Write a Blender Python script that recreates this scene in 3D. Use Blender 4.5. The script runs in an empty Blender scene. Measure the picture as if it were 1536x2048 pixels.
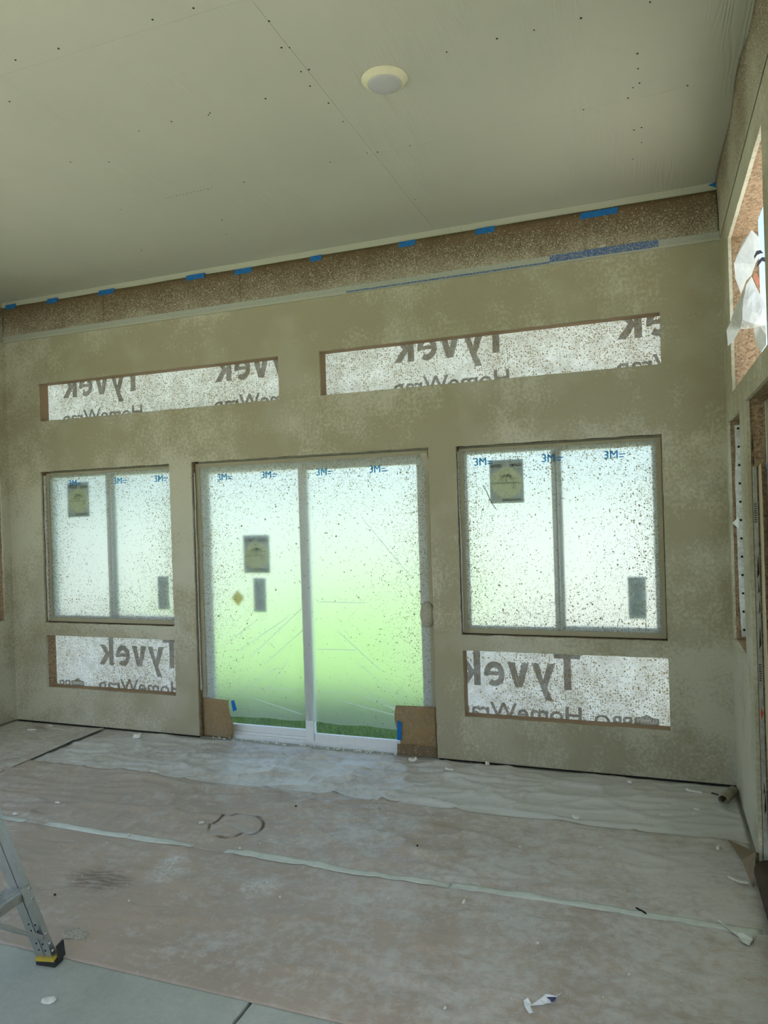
import bpy, bmesh, math, random
from mathutils import Vector, Matrix, noise
random.seed(7)
SC = bpy.context.scene
COL = SC.collection

# ------------------------------------------------------------------ camera, world, sun, exposure
CAM = Vector((5.0045, -4.58363, 1.65548))
YAW, PITCH, ROLL, FPX = 0.3535, -0.00217, -0.03122, 1450.89
_f = Vector((-math.sin(YAW) * math.cos(PITCH), math.cos(YAW) * math.cos(PITCH), math.sin(PITCH)))
_r0 = Vector((math.cos(YAW), math.sin(YAW), 0)); _u0 = _r0.cross(_f)
_r = math.cos(ROLL) * _r0 + math.sin(ROLL) * _u0
_u = -math.sin(ROLL) * _r0 + math.cos(ROLL) * _u0
cd = bpy.data.cameras.new('camera'); co = bpy.data.objects.new('camera', cd); COL.objects.link(co)
cd.sensor_fit = 'VERTICAL'; cd.sensor_height = 36.0; cd.sensor_width = 27.0
cd.lens = 36.0 * FPX / 2048.0
cd.clip_start = 0.02; cd.clip_end = 300
m = Matrix.Identity(4)
for i in range(3):
    m[i][0] = _r[i]; m[i][1] = _u[i]; m[i][2] = -_f[i]; m[i][3] = CAM[i]
co.matrix_world = m
SC.camera = co

SUN_EL, SUN_AZ = math.radians(67), math.radians(-52)     # sun stands behind and to the right of the house
w = bpy.data.worlds.new('sky'); SC.world = w; w.use_nodes = True
nt = w.node_tree; nt.nodes.clear()
sky = nt.nodes.new('ShaderNodeTexSky'); sky.sky_type = 'NISHITA'; sky.sun_disc = False
sky.sun_elevation = SUN_EL; sky.sun_rotation = math.radians(142); sky.dust_density = 2.5; sky.ozone_density = 1.0
bg = nt.nodes.new('ShaderNodeBackground'); bg.inputs['Strength'].default_value = 0.27
wo = nt.nodes.new('ShaderNodeOutputWorld')
nt.links.new(sky.outputs[0], bg.inputs[0]); nt.links.new(bg.outputs[0], wo.inputs[0])
sd = bpy.data.lights.new('sun', 'SUN'); sd.energy = 6.2; sd.angle = math.radians(0.6); sd.color = (1.0, 0.95, 0.86)
so = bpy.data.objects.new('sun', sd); COL.objects.link(so)
sdir = Vector((math.cos(SUN_AZ) * math.cos(SUN_EL), math.sin(SUN_AZ) * math.cos(SUN_EL), math.sin(SUN_EL)))
so.rotation_euler = sdir.to_track_quat('Z', 'Y').to_euler()
so.location = (8, -8, 12)
SC.view_settings.view_transform = 'Standard'; SC.view_settings.look = 'None'
SC.view_settings.exposure = 0.80; SC.view_settings.gamma = 1.0; SC.view_settings.use_curve_mapping = False
try:
    SC.cycles.max_bounces = 9; SC.cycles.diffuse_bounces = 5; SC.cycles.glossy_bounces = 3; SC.cycles.transmission_bounces = 6
    SC.cycles.transparent_max_bounces = 8; SC.cycles.use_adaptive_sampling = True; SC.cycles.adaptive_threshold = 0.08; SC.cycles.adaptive_min_samples = 16; SC.cycles.sample_clamp_indirect = 6.0
    SC.cycles.use_denoising = True
except Exception:
    pass

# ------------------------------------------------------------------ dimensions measured in the room (metres)
XR = 5.414; ZC = 3.472; YB = -5.6          # right wall, ceiling, open rear end
T = 0.016                                   # plaster thickness
YW = 0.107                                  # house wrap plane behind the back wall

def ray(px, py):
    return _f * FPX + _r * (px - 768) - _u * (py - 1024)
def at(px, py, axis, val):
    d = ray(px, py); t = (val - CAM[axis]) / d[axis]
    return CAM + d * t

# ------------------------------------------------------------------ node helpers
class G:
    def __init__(s, name):
        s.m = bpy.data.materials.new(name); s.m.use_nodes = True
        s.nt = s.m.node_tree; s.nt.nodes.clear()
        s.out = s.nt.nodes.new('ShaderNodeOutputMaterial')
        s._pos = None
    def n(s, t, **kw):
        nd = s.nt.nodes.new(t)
        for k, v in kw.items(): setattr(nd, k, v)
        return nd
    def set(s, inp, v):
        if isinstance(v, bpy.types.NodeSocket): s.nt.links.new(v, inp)
        elif isinstance(v, (tuple, list)) and len(v) == 3 and inp.type == 'RGBA': inp.default_value = (*v, 1)
        else: inp.default_value = v
    def math(s, op, a, b=0.0, c=0.0, clamp=False):
        nd = s.n('ShaderNodeMath', operation=op, use_clamp=clamp)
        for i, v in enumerate((a, b, c)): s.set(nd.inputs[i], v)
        return nd.outputs[0]
    def pos(s):
        if s._pos is None:
            g = s.n('ShaderNodeNewGeometry'); sp = s.n('ShaderNodeSeparateXYZ')
            s.nt.links.new(g.outputs['Position'], sp.inputs[0]); s._pos = (sp.outputs[0], sp.outputs[1], sp.outputs[2], g.outputs['Position'])
        return s._pos
    def vec(s, x, y, z=0.0):
        nd = s.n('ShaderNodeCombineXYZ')
        for i, v in enumerate((x, y, z)): s.set(nd.inputs[i], v)
        return nd.outputs[0]
    def scale(s, v, k):
        nd = s.n('ShaderNodeVectorMath', operation='MULTIPLY'); s.set(nd.inputs[0], v)
        nd.inputs[1].default_value = k if isinstance(k, (tuple, list)) else (k, k, k)
        return nd.outputs[0]
    def noise(s, v, sc, detail=4, rough=0.5, dist=0.0):
        nd = s.n('ShaderNodeTexNoise'); s.set(nd.inputs['Vector'], v); nd.inputs['Scale'].default_value = sc
        nd.inputs['Detail'].default_value = detail; nd.inputs['Roughness'].default_value = rough; nd.inputs['Distortion'].default_value = dist
        return nd.outputs[0]
    def ramp(s, v, a, b, x=0.0, y=1.0):
        nd = s.n('ShaderNodeMapRange'); s.set(nd.inputs[0], v)
        for i, q in zip((1, 2, 3, 4), (a, b, x, y)): s.set(nd.inputs[i], q)
        return nd.outputs[0]
    def mix(s, f, a, b):
        nd = s.n('ShaderNodeMix', data_type='RGBA'); s.set(nd.inputs[0], f); s.set(nd.inputs[6], a); s.set(nd.inputs[7], b)
        return nd.outputs[2]
    def specks(s, v2, sc, dens, r=0.42):
        """round droplets: 2D cells, a share `dens` of which carry a droplet of random size"""
        vo = s.n('ShaderNodeTexVoronoi', voronoi_dimensions='2D', feature='F1'); s.set(vo.inputs['Vector'], v2)
        vo.inputs['Scale'].default_value = sc; vo.inputs['Randomness'].default_value = 0.9
        sp = s.n('ShaderNodeSeparateColor'); s.nt.links.new(vo.outputs['Color'], sp.inputs[0])
        present = s.math('LESS_THAN', sp.outputs[0], dens)
        rad = s.math('MULTIPLY_ADD', sp.outputs[1], r, 0.08)
        ins = s.math('LESS_THAN', vo.outputs['Distance'], rad)
        return s.math('MULTIPLY', present, ins)
    def bump(s, h, strength=0.3, dist=0.01, normal=None):
        nd = s.n('ShaderNodeBump'); nd.inputs['Strength'].default_value = strength; nd.inputs['Distance'].default_value = dist
        s.set(nd.inputs['Height'], h)
        if normal is not None: s.set(nd.inputs['Normal'], normal)
        return nd.outputs[0]
    def bsdf(s, col, rough=0.8, spec=0.3, metal=0.0, normal=None):
        nd = s.n('ShaderNodeBsdfPrincipled'); s.set(nd.inputs['Base Color'], col); s.set(nd.inputs['Roughness'], rough)
        nd.inputs['Specular IOR Level'].default_value = spec; nd.inputs['Metallic'].default_value = metal
        if normal is not None: s.set(nd.inputs['Normal'], normal)
        return nd.outputs[0]
    def shader(s, t, col=None, **kw):
        nd = s.n(t)
        if col is not None: s.set(nd.inputs['Color'], col)
        for k, v in kw.items(): s.set(nd.inputs[k], v)
        return nd.outputs[0]
    def mixs(s, f, a, b):
        nd = s.n('ShaderNodeMixShader'); s.set(nd.inputs[0], f); s.set(nd.inputs[1], a); s.set(nd.inputs[2], b)
        return nd.outputs[0]
    def done(s, sh):
        s.nt.links.new(sh, s.out.inputs[0]); return s.m

MATS = {}
def plain(name, col, rough=0.6, spec=0.4, metal=0.0, var=0.12, sc=30, bump=0.0):
    if name in MATS: return MATS[name]
    g = G(name); p = g.pos()[3]
    nz = g.noise(p, sc, 5, 0.6)
    k = g.ramp(nz, 0.3, 0.7, 1 - var, 1 + var)
    c = g.n('ShaderNodeVectorMath', operation='SCALE'); c.inputs[0].default_value = col; g.set(c.inputs['Scale'], k)
    nrm = g.bump(g.noise(p, sc * 6, 3), bump, 0.003) if bump else None
    MATS[name] = g.done(g.bsdf(c.outputs[0], rough, spec, metal, nrm))
    return MATS[name]

PAINT = (0.46, 0.44, 0.335)                 # the sprayed wall finish, also the overspray

def m_stucco():
    g = G('stucco'); x, y, z, p = g.pos()
    big = g.noise(p, 0.9, 3, 0.55)
    mid = g.noise(p, 5.0, 4, 0.6)
    fine = g.noise(p, 48, 4, 0.75)
    t = g.math('ADD', g.math('MULTIPLY', big, 0.9), g.math('MULTIPLY', mid, 0.40))
    t = g.math('ADD', t, g.math('MULTIPLY', fine, 0.62))
    def blot(cx, cz, sx_, sz_, amt):
        e_ = g.math('ADD', g.math('POWER', g.math('DIVIDE', g.math('SUBTRACT', x, cx), sx_), 2.0), g.math('POWER', g.math('DIVIDE', g.math('SUBTRACT', z, cz), sz_), 2.0))
        return g.math('MULTIPLY', g.math('POWER', 2.718, g.math('MULTIPLY', e_, -1.0)), amt)
    for bl in ((2.45, 2.45, .75, .55, .11), (4.45, 2.27, .9, .16, .10), (5.25, 2.7, .2, .5, .06), (3.75, 2.0, .2, .9, .06), (4.6, .15, 1.2, .2, .08), (.9, 2.25, .6, .2, .08)):
        t = g.math('ADD', t, blot(*bl))
    k = g.ramp(t, 0.88, 1.03, 0, 1)
    c = g.mix(k, (0.515, 0.50, 0.39), (0.365, 0.335, 0.23))
    c = g.mix(g.math('MULTIPLY', g.ramp(g.noise(p, 2.1, 3), 0.5, 0.7), 0.35), c, (0.53, 0.53, 0.45))
    h = g.math('ADD', g.noise(p, 160, 3, 0.6), g.math('MULTIPLY', g.noise(p, 45, 3, 0.6), 0.8))
    nr = g.bump(h, 0.55, 0.004)
    return g.done(g.bsdf(c, 0.85, 0.25, normal=nr))
def m_ceiling():
    g = G('ceiling_paint'); x, y, z, p = g.pos()
    v = g.vec(g.math('MULTIPLY', x, 30), g.math('MULTIPLY', y, 2.4), 0.0)
    wv = g.n('ShaderNodeTexWave', wave_type='BANDS', bands_direction='X'); g.set(wv.inputs['Vector'], g.vec(x, g.math('MULTIPLY', y, 0.10), 0.0))
    wv.inputs['Scale'].default_value = 16; wv.inputs['Distortion'].default_value = 26; wv.inputs['Detail'].default_value = 2; wv.inputs['Detail Scale'].default_value = 0.6
    patch = g.ramp(g.noise(g.vec(g.math('MULTIPLY', x, 2.2), g.math('MULTIPLY', y, 0.9), 0.0), 1.0, 2), 0.48, 0.66)
    h = g.math('ADD', g.math('MULTIPLY', g.math('MULTIPLY', wv.outputs[1], patch), 0.9), g.math('MULTIPLY', g.noise(v, 3.0, 4, 0.6), 0.45))
    c = g.mix(g.ramp(g.noise(p, 1.4, 3), 0.3, 0.7), (0.445, 0.452, 0.350), (0.42, 0.427, 0.333))
    return g.done(g.bsdf(c, 0.42, 0.35, normal=g.bump(h, 0.3, 0.004)))
def m_osb(name, spray):
    g = G(name); x, y, z, p = g.pos()
    vo = g.n('ShaderNodeTexVoronoi', voronoi_dimensions='3D'); g.set(vo.inputs['Vector'], g.scale(p, (90, 60, 95))); vo.inputs['Scale'].default_value = 1.0
    sp = g.n('ShaderNodeSeparateColor'); g.nt.links.new(vo.outputs['Color'], sp.inputs[0])
    c = g.mix(sp.outputs[0], (0.17, 0.10, 0.055), (0.38, 0.255, 0.155))
    c = g.mix(g.math('MULTIPLY', g.ramp(g.noise(p, 120, 4, 0.7), 0.45, 0.7), spray), c, PAINT)
    return g.done(g.bsdf(c, 0.8, 0.2, normal=g.bump(sp.outputs[1], 0.4, 0.002)))
def m_lumber():
    g = G('lumber'); x, y, z, p = g.pos()
    n1 = g.noise(g.scale(p, (3, 60, 60)), 1.5, 5, 0.6, 0.5)
    c = g.mix(n1, (0.24, 0.155, 0.09), (0.40, 0.28, 0.17))
    return g.done(g.bsdf(c, 0.75, 0.25))
def m_wrap(name, plane, base, spread):
    """spun white house wrap with overspray droplets on it; `base` is its own colour (print is darker)"""
    g = G(name); x, y, z, p = g.pos()
    v2 = g.vec(x, z) if plane == 'xz' else g.vec(y, z)
    cl = g.ramp(g.noise(p, 9, 5, 0.65), 0.35, 0.65)
    c = g.mix(cl, base, tuple(k * w for k, w in zip(base, (0.74, 0.71, 0.66))))
    f = g.ramp(g.noise(p, 60, 3, 0.7), 0.35, 0.65, 0.92, 1.05)
    cc = g.n('ShaderNodeVectorMath', operation='SCALE'); g.set(cc.inputs[0], c); g.set(cc.inputs['Scale'], f)
    dn = g.ramp(g.noise(p, 2.0, 3, 0.6), 0.36, 0.66, 0.10, spread)
    s1 = g.specks(v2, 66, dn, 0.30); s2 = g.specks(v2, 140, g.math('MULTIPLY', dn, 1.25), 0.42)
    sp = g.math('MAXIMUM', s1, s2)
    body = g.mixs(0.62, g.shader('ShaderNodeBsdfDiffuse', cc.outputs[0]), g.shader('ShaderNodeBsdfTranslucent', cc.outputs[0]))
    pt = g.mixs(0.42, g.shader('ShaderNodeBsdfDiffuse', (0.34, 0.26, 0.15)), g.shader('ShaderNodeBsdfTranslucent', (0.34, 0.25, 0.13)))
    return g.done(g.mixs(sp, body, pt))
def m_film(name, x0, x1, z0, z1, plane='xz', solid=0.03, reach=0.16, lowfade=False, streak=None):
    """clear-milky masking film: scatters what is behind it, sprayed over along its edges"""
    g = G(name); x, y, z, p = g.pos()
    a = x if plane == 'xz' else y
    v2 = g.vec(a, z)
    dl = g.math('SUBTRACT', a, x0); dr = g.math('SUBTRACT', x1, a); dt = g.math('SUBTRACT', z1, z); db = g.math('SUBTRACT', z, z0)
    side = g.math('MINIMUM', dl, dr)
    d = g.math('MINIMUM', side, dt)
    if not lowfade: d = g.math('MINIMUM', d, db)
    nz = g.noise(p, 3.2, 3, 0.6)
    d2 = g.math('SUBTRACT', d, g.math('MULTIPLY', g.math('SUBTRACT', nz, 0.5), 0.14))
    dens = g.math('MULTIPLY', g.math('POWER', 2.718, g.math('MULTIPLY', g.math('MAXIMUM', d2, 0.0), -1.0 / reach)), 0.72)
    dens = g.math('ADD', dens, 0.012)
    if lowfade: dens = g.math('MULTIPLY', dens, g.ramp(z, z0 + 0.15, z0 + 1.0, 0.25, 1.0))
    s1 = g.specks(v2, 80, g.math('MULTIPLY', dens, 0.75), 0.34); s2 = g.specks(v2, 165, dens, 0.42); s3 = g.specks(v2, 45, g.math('MULTIPLY', dens, 0.12), 0.26)
    sp = g.math('MAXIMUM', g.math('MAXIMUM', s1, s2), s3)
    edge = g.math('LESS_THAN', g.math('ADD', d, g.math('MULTIPLY', g.math('SUBTRACT', g.noise(p, 140, 3, 0.8), 0.5), 0.035)), solid)
    paint = g.math('MAXIMUM', sp, edge)
    wr = g.noise(g.vec(g.math('ADD', g.math('MULTIPLY', a, 5), g.math('MULTIPLY', z, -6)), g.math('ADD', g.math('MULTIPLY', a, 0.8), g.math('MULTIPLY', z, 0.8)), 0), 2.0, 3, 0.5, 0.6)
    nr = g.bump(wr, 0.12, 0.02)
    rf = g.shader('ShaderNodeBsdfRefraction', (0.97, 0.985, 0.975), Roughness=0.42, IOR=1.40, Normal=nr)
    tl = g.shader('ShaderNodeBsdfTranslucent', (0.88, 0.90, 0.88))
    gl = g.shader('ShaderNodeBsdfGlossy', (1, 1, 1), Roughness=0.35)
    body = g.mixs(0.16, rf, tl)
    body = g.mixs(0.025, body, gl)
    if streak:
        # pulled creases in the film scatter more
        tot = None
        for (a0, c0, a1, c1) in streak:
            L2 = (a1 - a0) ** 2 + (c1 - c0) ** 2
            t = g.math('MULTIPLY_ADD', a, (a1 - a0) / L2, g.math('MULTIPLY_ADD', z, (c1 - c0) / L2, -(a0 * (a1 - a0) + c0 * (c1 - c0)) / L2), clamp=True)
            ex = g.math('SUBTRACT', a, g.math('MULTIPLY_ADD', t, a1 - a0, a0)); ez = g.math('SUBTRACT', z, g.math('MULTIPLY_ADD', t, c1 - c0, c0))
            d_ = g.math('SQRT', g.math('MULTIPLY_ADD', ex, ex, g.math('MULTIPLY', ez, ez)))
            mk = g.math('LESS_THAN', d_, 0.0022)
            tot = mk if tot is None else g.math('MAXIMUM', tot, mk)
        body = g.mixs(g.math('MULTIPLY', tot, 0.75), body, g.shader('ShaderNodeBsdfTranslucent', (0.99, 1.0, 0.99)))
    pt = g.mixs(0.14, g.shader('ShaderNodeBsdfDiffuse', (0.44, 0.41, 0.29)), g.shader('ShaderNodeBsdfTranslucent', (0.44, 0.40, 0.26)))
    return g.done(g.mixs(paint, body, pt))
def m_kraft(name, base, lo, hi, z0, z1, plane='xz', trans=0.0, dens=(0.08, 0.9)):
    """brown masking paper, overspray getting denser from z1 down to z0"""
    g = G(name); x, y, z, p = g.pos()
    v2 = g.vec(x, z) if plane == 'xz' else (g.vec(y, z) if plane == 'yz' else g.vec(x, y))
    gr = g.ramp(z, z0, z1, dens[1], dens[0])
    gr = g.math('MULTIPLY', gr, g.ramp(g.noise(p, 3.0, 3), 0.3, 0.7, 0.6, 1.4))
    s1 = g.specks(v2, 110, g.math('MULTIPLY', gr, 0.55), 0.32); s2 = g.specks(v2, 240, gr, 0.42); s3 = g.specks(v2, 420, gr, 0.45)
    sp = g.math('MAXIMUM', g.math('MAXIMUM', s1, s2), g.math('MULTIPLY', s3, 0.7))
    haze = g.ramp(gr, 0.5, 1.1, 0, 0.75)
    b = g.mix(g.ramp(g.noise(p, 9, 4, 0.6), 0.3, 0.7), base, tuple(k * 0.8 for k in base))
    b = g.mix(g.math('MULTIPLY', haze, g.ramp(g.noise(p, 90, 3, 0.7), 0.35, 0.6)), b, PAINT)
    c = g.mix(sp, b, (0.50, 0.47, 0.37))
    sh = g.bsdf(c, 0.75, 0.25)
    if trans: sh = g.mixs(trans, sh, g.shader('ShaderNodeBsdfTranslucent', c))
    return g.done(sh)
def m_floorpaper(name, dust, marks=False):
    g = G(name); x, y, z, p = g.pos()
    base = g.mix(g.ramp(g.noise(p, 1.6, 4, 0.6), 0.3, 0.7), (0.44, 0.35, 0.265), (0.35, 0.285, 0.22))
    n1 = g.noise(p, 2.2, 5, 0.62); n2 = g.noise(p, 26, 5, 0.7); n3 = g.noise(p, 7.5, 4, 0.65)
    east = g.ramp(x, 2.6, 5.0, -0.05, 0.14)
    t = g.math('ADD', g.math('ADD', g.math('MULTIPLY', n1, 0.55), g.math('MULTIPLY', n2, 0.78)), g.math('ADD', g.math('MULTIPLY', n3, 0.4), east))
    k = g.ramp(t, 0.86 - dust * 0.3, 1.08 - dust * 0.3, 0.10 + dust * 0.35, 0.72 + dust * 0.2)
    c = g.mix(k, base, (0.56 + dust * .14, 0.565 + dust * .16, 0.53 + dust * .17))
    # scuffs of white dust
    sc = g.math('MULTIPLY', g.ramp(g.noise(g.scale(p, (1, 2.5, 1)), 3.0, 6, 0.7, 0.6), 0.60, 0.72), g.ramp(g.noise(p, 40, 4, 0.7), 0.4, 0.6))
    c = g.mix(g.math('MULTIPLY', sc, 0.6), c, (0.62, 0.65, 0.64))
    v2 = g.vec(x, y)
    c = g.mix(g.specks(v2, 60, 0.02, 0.05), c, (0.75, 0.75, 0.70))
    if marks:
        # dried ring left by a bucket, and the sole of a wet boot
        def dist(cx, cy, kx=1.0, ky=1.0):
            return g.math('SQRT', g.math('ADD', g.math('POWER', g.math('MULTIPLY', g.math('SUBTRACT', x, cx), kx), 2.0), g.math('POWER', g.math('MULTIPLY', g.math('SUBTRACT', y, cy), ky), 2.0)))
        rg = g.math('ABSOLUTE', g.math('SUBTRACT', g.math('ADD', dist(2.90, -1.285), g.math('MULTIPLY', g.noise(p, 10, 3), 0.012)), 0.15))
        c = g.mix(g.math('MULTIPLY', g.ramp(rg, 0.004, 0.013, 1, 0), g.ramp(g.noise(p, 7, 3), 0.40, 0.58)), c, (0.11, 0.075, 0.05))
        wv = g.math('SINE', g.math('ADD', g.math('MULTIPLY', g.math('SUBTRACT', y, g.math('MULTIPLY', x, 0.12)), 210), g.math('MULTIPLY', g.noise(p, 9, 3), 16)))
        d = g.math('ADD', dist(2.585, -1.945, 1.0, 1.75), g.math('MULTIPLY', g.math('SUBTRACT', g.noise(p, 11, 4, 0.7), 0.5), 0.11))
        so_ = g.math('MULTIPLY', g.math('MULTIPLY', g.ramp(d, 0.10, 0.20, 1, 0), g.ramp(wv, -0.8, 0.8, 0.35, 0.9)), g.ramp(g.noise(p, 30, 4, 0.7), 0.3, 0.55, 0.35, 1.0))
        c = g.mix(so_, c, (0.16, 0.12, 0.085))
        for cx, cy, r in ((3.33, -1.78, 0.10), (2.80, -1.70, 0.08), (2.86, -1.80, 0.10)):
            d = g.math('ADD', dist(cx, cy), g.math('MULTIPLY', g.math('SUBTRACT', g.noise(p, 16, 5, 0.75), 0.5), 0.2))
            c = g.mix(g.math('MULTIPLY', g.ramp(d, r * 0.4, r * 1.1, 0.75, 0), g.ramp(g.noise(p, 60, 4, 0.7), 0.35, 0.6)), c, (0.66, 0.68, 0.65))
    wrk = g.noise(g.vec(g.math('ADD', g.math('MULTIPLY', x, 2.0), g.math('MULTIPLY', y, 1.2)), g.math('SUBTRACT', g.math('MULTIPLY', y, 4.6), g.math('MULTIPLY', x, 1.0)), 0.0), 2.2, 4, 0.55, 0.6)
    nr = g.bump(g.noise(p, 190, 3, 0.6), 0.25, 0.002, g.bump(wrk, 0.32, 0.03))
    return g.done(g.bsdf(c, 0.44 - dust * .16, 0.5 + dust * .4, normal=nr))
def m_concrete():
    g = G('concrete'); x, y, z, p = g.pos()
    t = g.math('ADD', g.math('MULTIPLY', g.noise(p, 3.0, 5, 0.6), 0.6), g.math('MULTIPLY', g.noise(p, 40, 4, 0.7), 0.4))
    c = g.mix(g.ramp(t, 0.35, 0.65), (0.335, 0.365, 0.315), (0.45, 0.48, 0.425))
    return g.done(g.bsdf(c, 0.7, 0.3, normal=g.bump(g.noise(p, 120, 4, 0.7), 0.3, 0.003)))
def m_glass():
    g = G('glass'); x, y, z, p = g.pos()
    fr = g.n('ShaderNodeFresnel'); fr.inputs['IOR'].default_value = 1.45
    sm = g.math('MULTIPLY', fr.outputs[0], 0.8)
    return g.done(g.mixs(sm, g.shader('ShaderNodeBsdfTransparent', (0.93, 0.97, 0.95)), g.shader('ShaderNodeBsdfGlossy', (1, 1, 1), Roughness=0.02)))
def m_thin(name, col, trans=0.5):
    if name in MATS: return MATS[name]
    g = G(name); p = g.pos()[3]
    c = g.mix(g.ramp(g.noise(p, 40, 4, 0.6), 0.3, 0.7), col, tuple(k * 0.85 for k in col))
    MATS[name] = g.done(g.mixs(trans, g.bsdf(c, 0.6, 0.3), g.shader('ShaderNodeBsdfTranslucent', c)))
    return MATS[name]
def m_spraytape(name, col, cover, plane='xz'):
    g = G(name); x, y, z, p = g.pos()
    v2 = g.vec(x, z) if plane == 'xz' else g.vec(y, z)
    s1 = g.specks(v2, 260, cover, 0.5); s2 = g.specks(v2, 420, cover, 0.5)
    c = g.mix(g.math('MAXIMUM', s1, s2), col, (0.45, 0.44, 0.36))
    return g.done(g.bsdf(c, 0.6, 0.3))
def m_grass():
    g = G('grass'); x, y, z, p = g.pos()
    c = g.mix(g.ramp(g.noise(p, 9, 4, 0.7), 0.3, 0.7), (0.14, 0.28, 0.085), (0.30, 0.44, 0.16))
    c = g.mix(g.ramp(g.noise(p, 60, 2), 0.58, 0.68), c, (0.55, 0.56, 0.30))
    return g.done(g.mixs(0.25, g.bsdf(c, 0.6, 0.3), g.shader('ShaderNodeBsdfTranslucent', c)))
def m_lawn():
    g = G('lawn_green'); p = g.pos()[3]
    c = g.mix(g.ramp(g.noise(p, 1.2, 6, 0.7), 0.3, 0.7), (0.135, 0.25, 0.07), (0.195, 0.325, 0.10))
    return g.done(g.bsdf(c, 0.9, 0.1))
def m_alu():
    g = G('aluminium'); x, y, z, p = g.pos()
    n1 = g.noise(g.scale(p, (40, 40, 4)), 4, 4, 0.6)
    c = g.mix(n1, (0.40, 0.41, 0.39), (0.60, 0.61, 0.59))
    c = g.mix(g.ramp(g.noise(p, 25, 4, 0.7), 0.62, 0.75), c, (0.30, 0.30, 0.29))
    return g.done(g.bsdf(c, g.ramp(n1, 0, 1, 0.28, 0.45), 0.5, 0.95))
STUCCO, CEIL = m_stucco(), m_ceiling()
OSB, LUMBER, CONC, GLASS = m_osb('osb', 0.45), m_lumber(), m_concrete(), m_glass()
WRAP = m_wrap('house_wrap', 'xz', (0.90, 0.845, 0.79), 0.62); PRINT = m_wrap('wrap_print', 'xz', (0.47, 0.455, 0.435), 0.42)
LAWN, GRASS, ALU = m_lawn(), m_grass(), m_alu()
VINYL = plain('white_vinyl', (0.74, 0.76, 0.76), 0.35, 0.5, var=0.03)
DARK = plain('dark_gap', (0.03, 0.027, 0.022), 0.9, 0.1)
CHIP = plain('white_plaster', (0.72, 0.71, 0.64), 0.8, 0.2, var=0.15, sc=60, bump=0.4)
CREAM = plain('cream_paint', (0.66, 0.63, 0.48), 0.7, 0.3)
BLUE = plain('blue_tape', (0.012, 0.13, 0.36), 0.6, 0.3, var=0.2, sc=90)
BLUELIT = m_thin('blue_tape_backlit', (0.02, 0.26, 0.72), 0.45)  # brighter copy of the blue tape, light from behind put into its colour
MASKT = plain('masking_tape', (0.56, 0.60, 0.53), 0.6, 0.3, var=0.08)
RUBBER = plain('black_rubber', (0.022, 0.024, 0.022), 0.6, 0.4)
YELLOW = plain('yellow_plastic', (0.50, 0.37, 0.04), 0.5, 0.4)

# ------------------------------------------------------------------ object helpers
class MB:
    def __init__(s): s.v = []; s.f = []
    def add(s, vs, fs):
        o = len(s.v); s.v += [Vector(q) for q in vs]; s.f += [tuple(i + o for i in f) for f in fs]; return s
    def box(s, x0, x1, y0, y1, z0, z1, mat=None):
        vs = [Vector((x, y, z)) for z in (z0, z1) for x, y in ((x0, y0), (x1, y0), (x1, y1), (x0, y1))]
        if mat is not None: vs = [mat @ q for q in vs]
        return s.add(vs, [(3, 2, 1, 0), (4, 5, 6, 7), (0, 1, 5, 4), (1, 2, 6, 5), (2, 3, 7, 6), (3, 0, 4, 7)])
    def prism(s, pts, d):
        n = len(pts); pts = [Vector(q) for q in pts]; d = Vector(d)
        return s.add(pts + [q + d for q in pts], [tuple(range(n - 1, -1, -1)), tuple(range(n, 2 * n))] + [(i, (i + 1) % n, n + (i + 1) % n, n + i) for i in range(n)])
    def cyl(s, a, b, r0, r1=None, n=16):
        a, b = Vector(a), Vector(b); r1 = r0 if r1 is None else r1
        ax = (b - a).normalized(); t = ax.orthogonal().normalized(); q = ax.cross(t)
        ra = [a + (t * math.cos(k) + q * math.sin(k)) * r0 for k in [2 * math.pi * i / n for i in range(n)]]
        rb = [b + (t * math.cos(k) + q * math.sin(k)) * r1 for k in [2 * math.pi * i / n for i in range(n)]]
        return s.add(ra + rb, [tuple(range(n - 1, -1, -1)), tuple(range(n, 2 * n))] + [(i, (i + 1) % n, n + (i + 1) % n, n + i) for i in range(n)])
    def tube(s, pts, r, n=8):
        for a, b in zip(pts[:-1], pts[1:]): s.cyl(a, b, r, r, n)
        return s
    def grid(s, fn, nu, nv):
        vs = [fn(i / nu, j / nv) for j in range(nv + 1) for i in range(nu + 1)]
        return s.add(vs, [(j * (nu + 1) + i, j * (nu + 1) + i + 1, (j + 1) * (nu + 1) + i + 1, (j + 1) * (nu + 1) + i) for j in range(nv) for i in range(nu)])
    def build(s, name, mat, parent=None, loc=None, smooth=False, bevel=0.0, solid=0.0, kind=None):
        if loc is None: loc = parent.matrix_world.translation if parent is not None else Vector((0, 0, 0))
        loc = Vector(loc)
        me = bpy.data.meshes.new(name); me.from_pydata([q - loc for q in s.v], [], s.f); me.update()
        return fin(name, me, mat, parent, loc, smooth, bevel, solid, kind)
def fin(name, me, mat, parent=None, loc=(0, 0, 0), smooth=False, bevel=0.0, solid=0.0, kind=None):
    bm = bmesh.new(); bm.from_mesh(me)
    if solid == 0: bmesh.ops.recalc_face_normals(bm, faces=bm.faces)
    bm.to_mesh(me); bm.free()
    if smooth:
        for q in me.polygons: q.use_smooth = True
    me.materials.append(mat)
    o = bpy.data.objects.new(name, me); COL.objects.link(o)
    o.matrix_world = Matrix.Translation(loc)
    if parent is not None: put(o, parent)
    if solid: 
        md = o.modifiers.new('thickness', 'SOLIDIFY'); md.thickness = solid; md.offset = 0
    if bevel:
        md = o.modifiers.new('bevel', 'BEVEL'); md.width = bevel; md.segments = 2; md.limit_method = 'ANGLE'
    if kind: o['kind'] = kind
    return o
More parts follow.
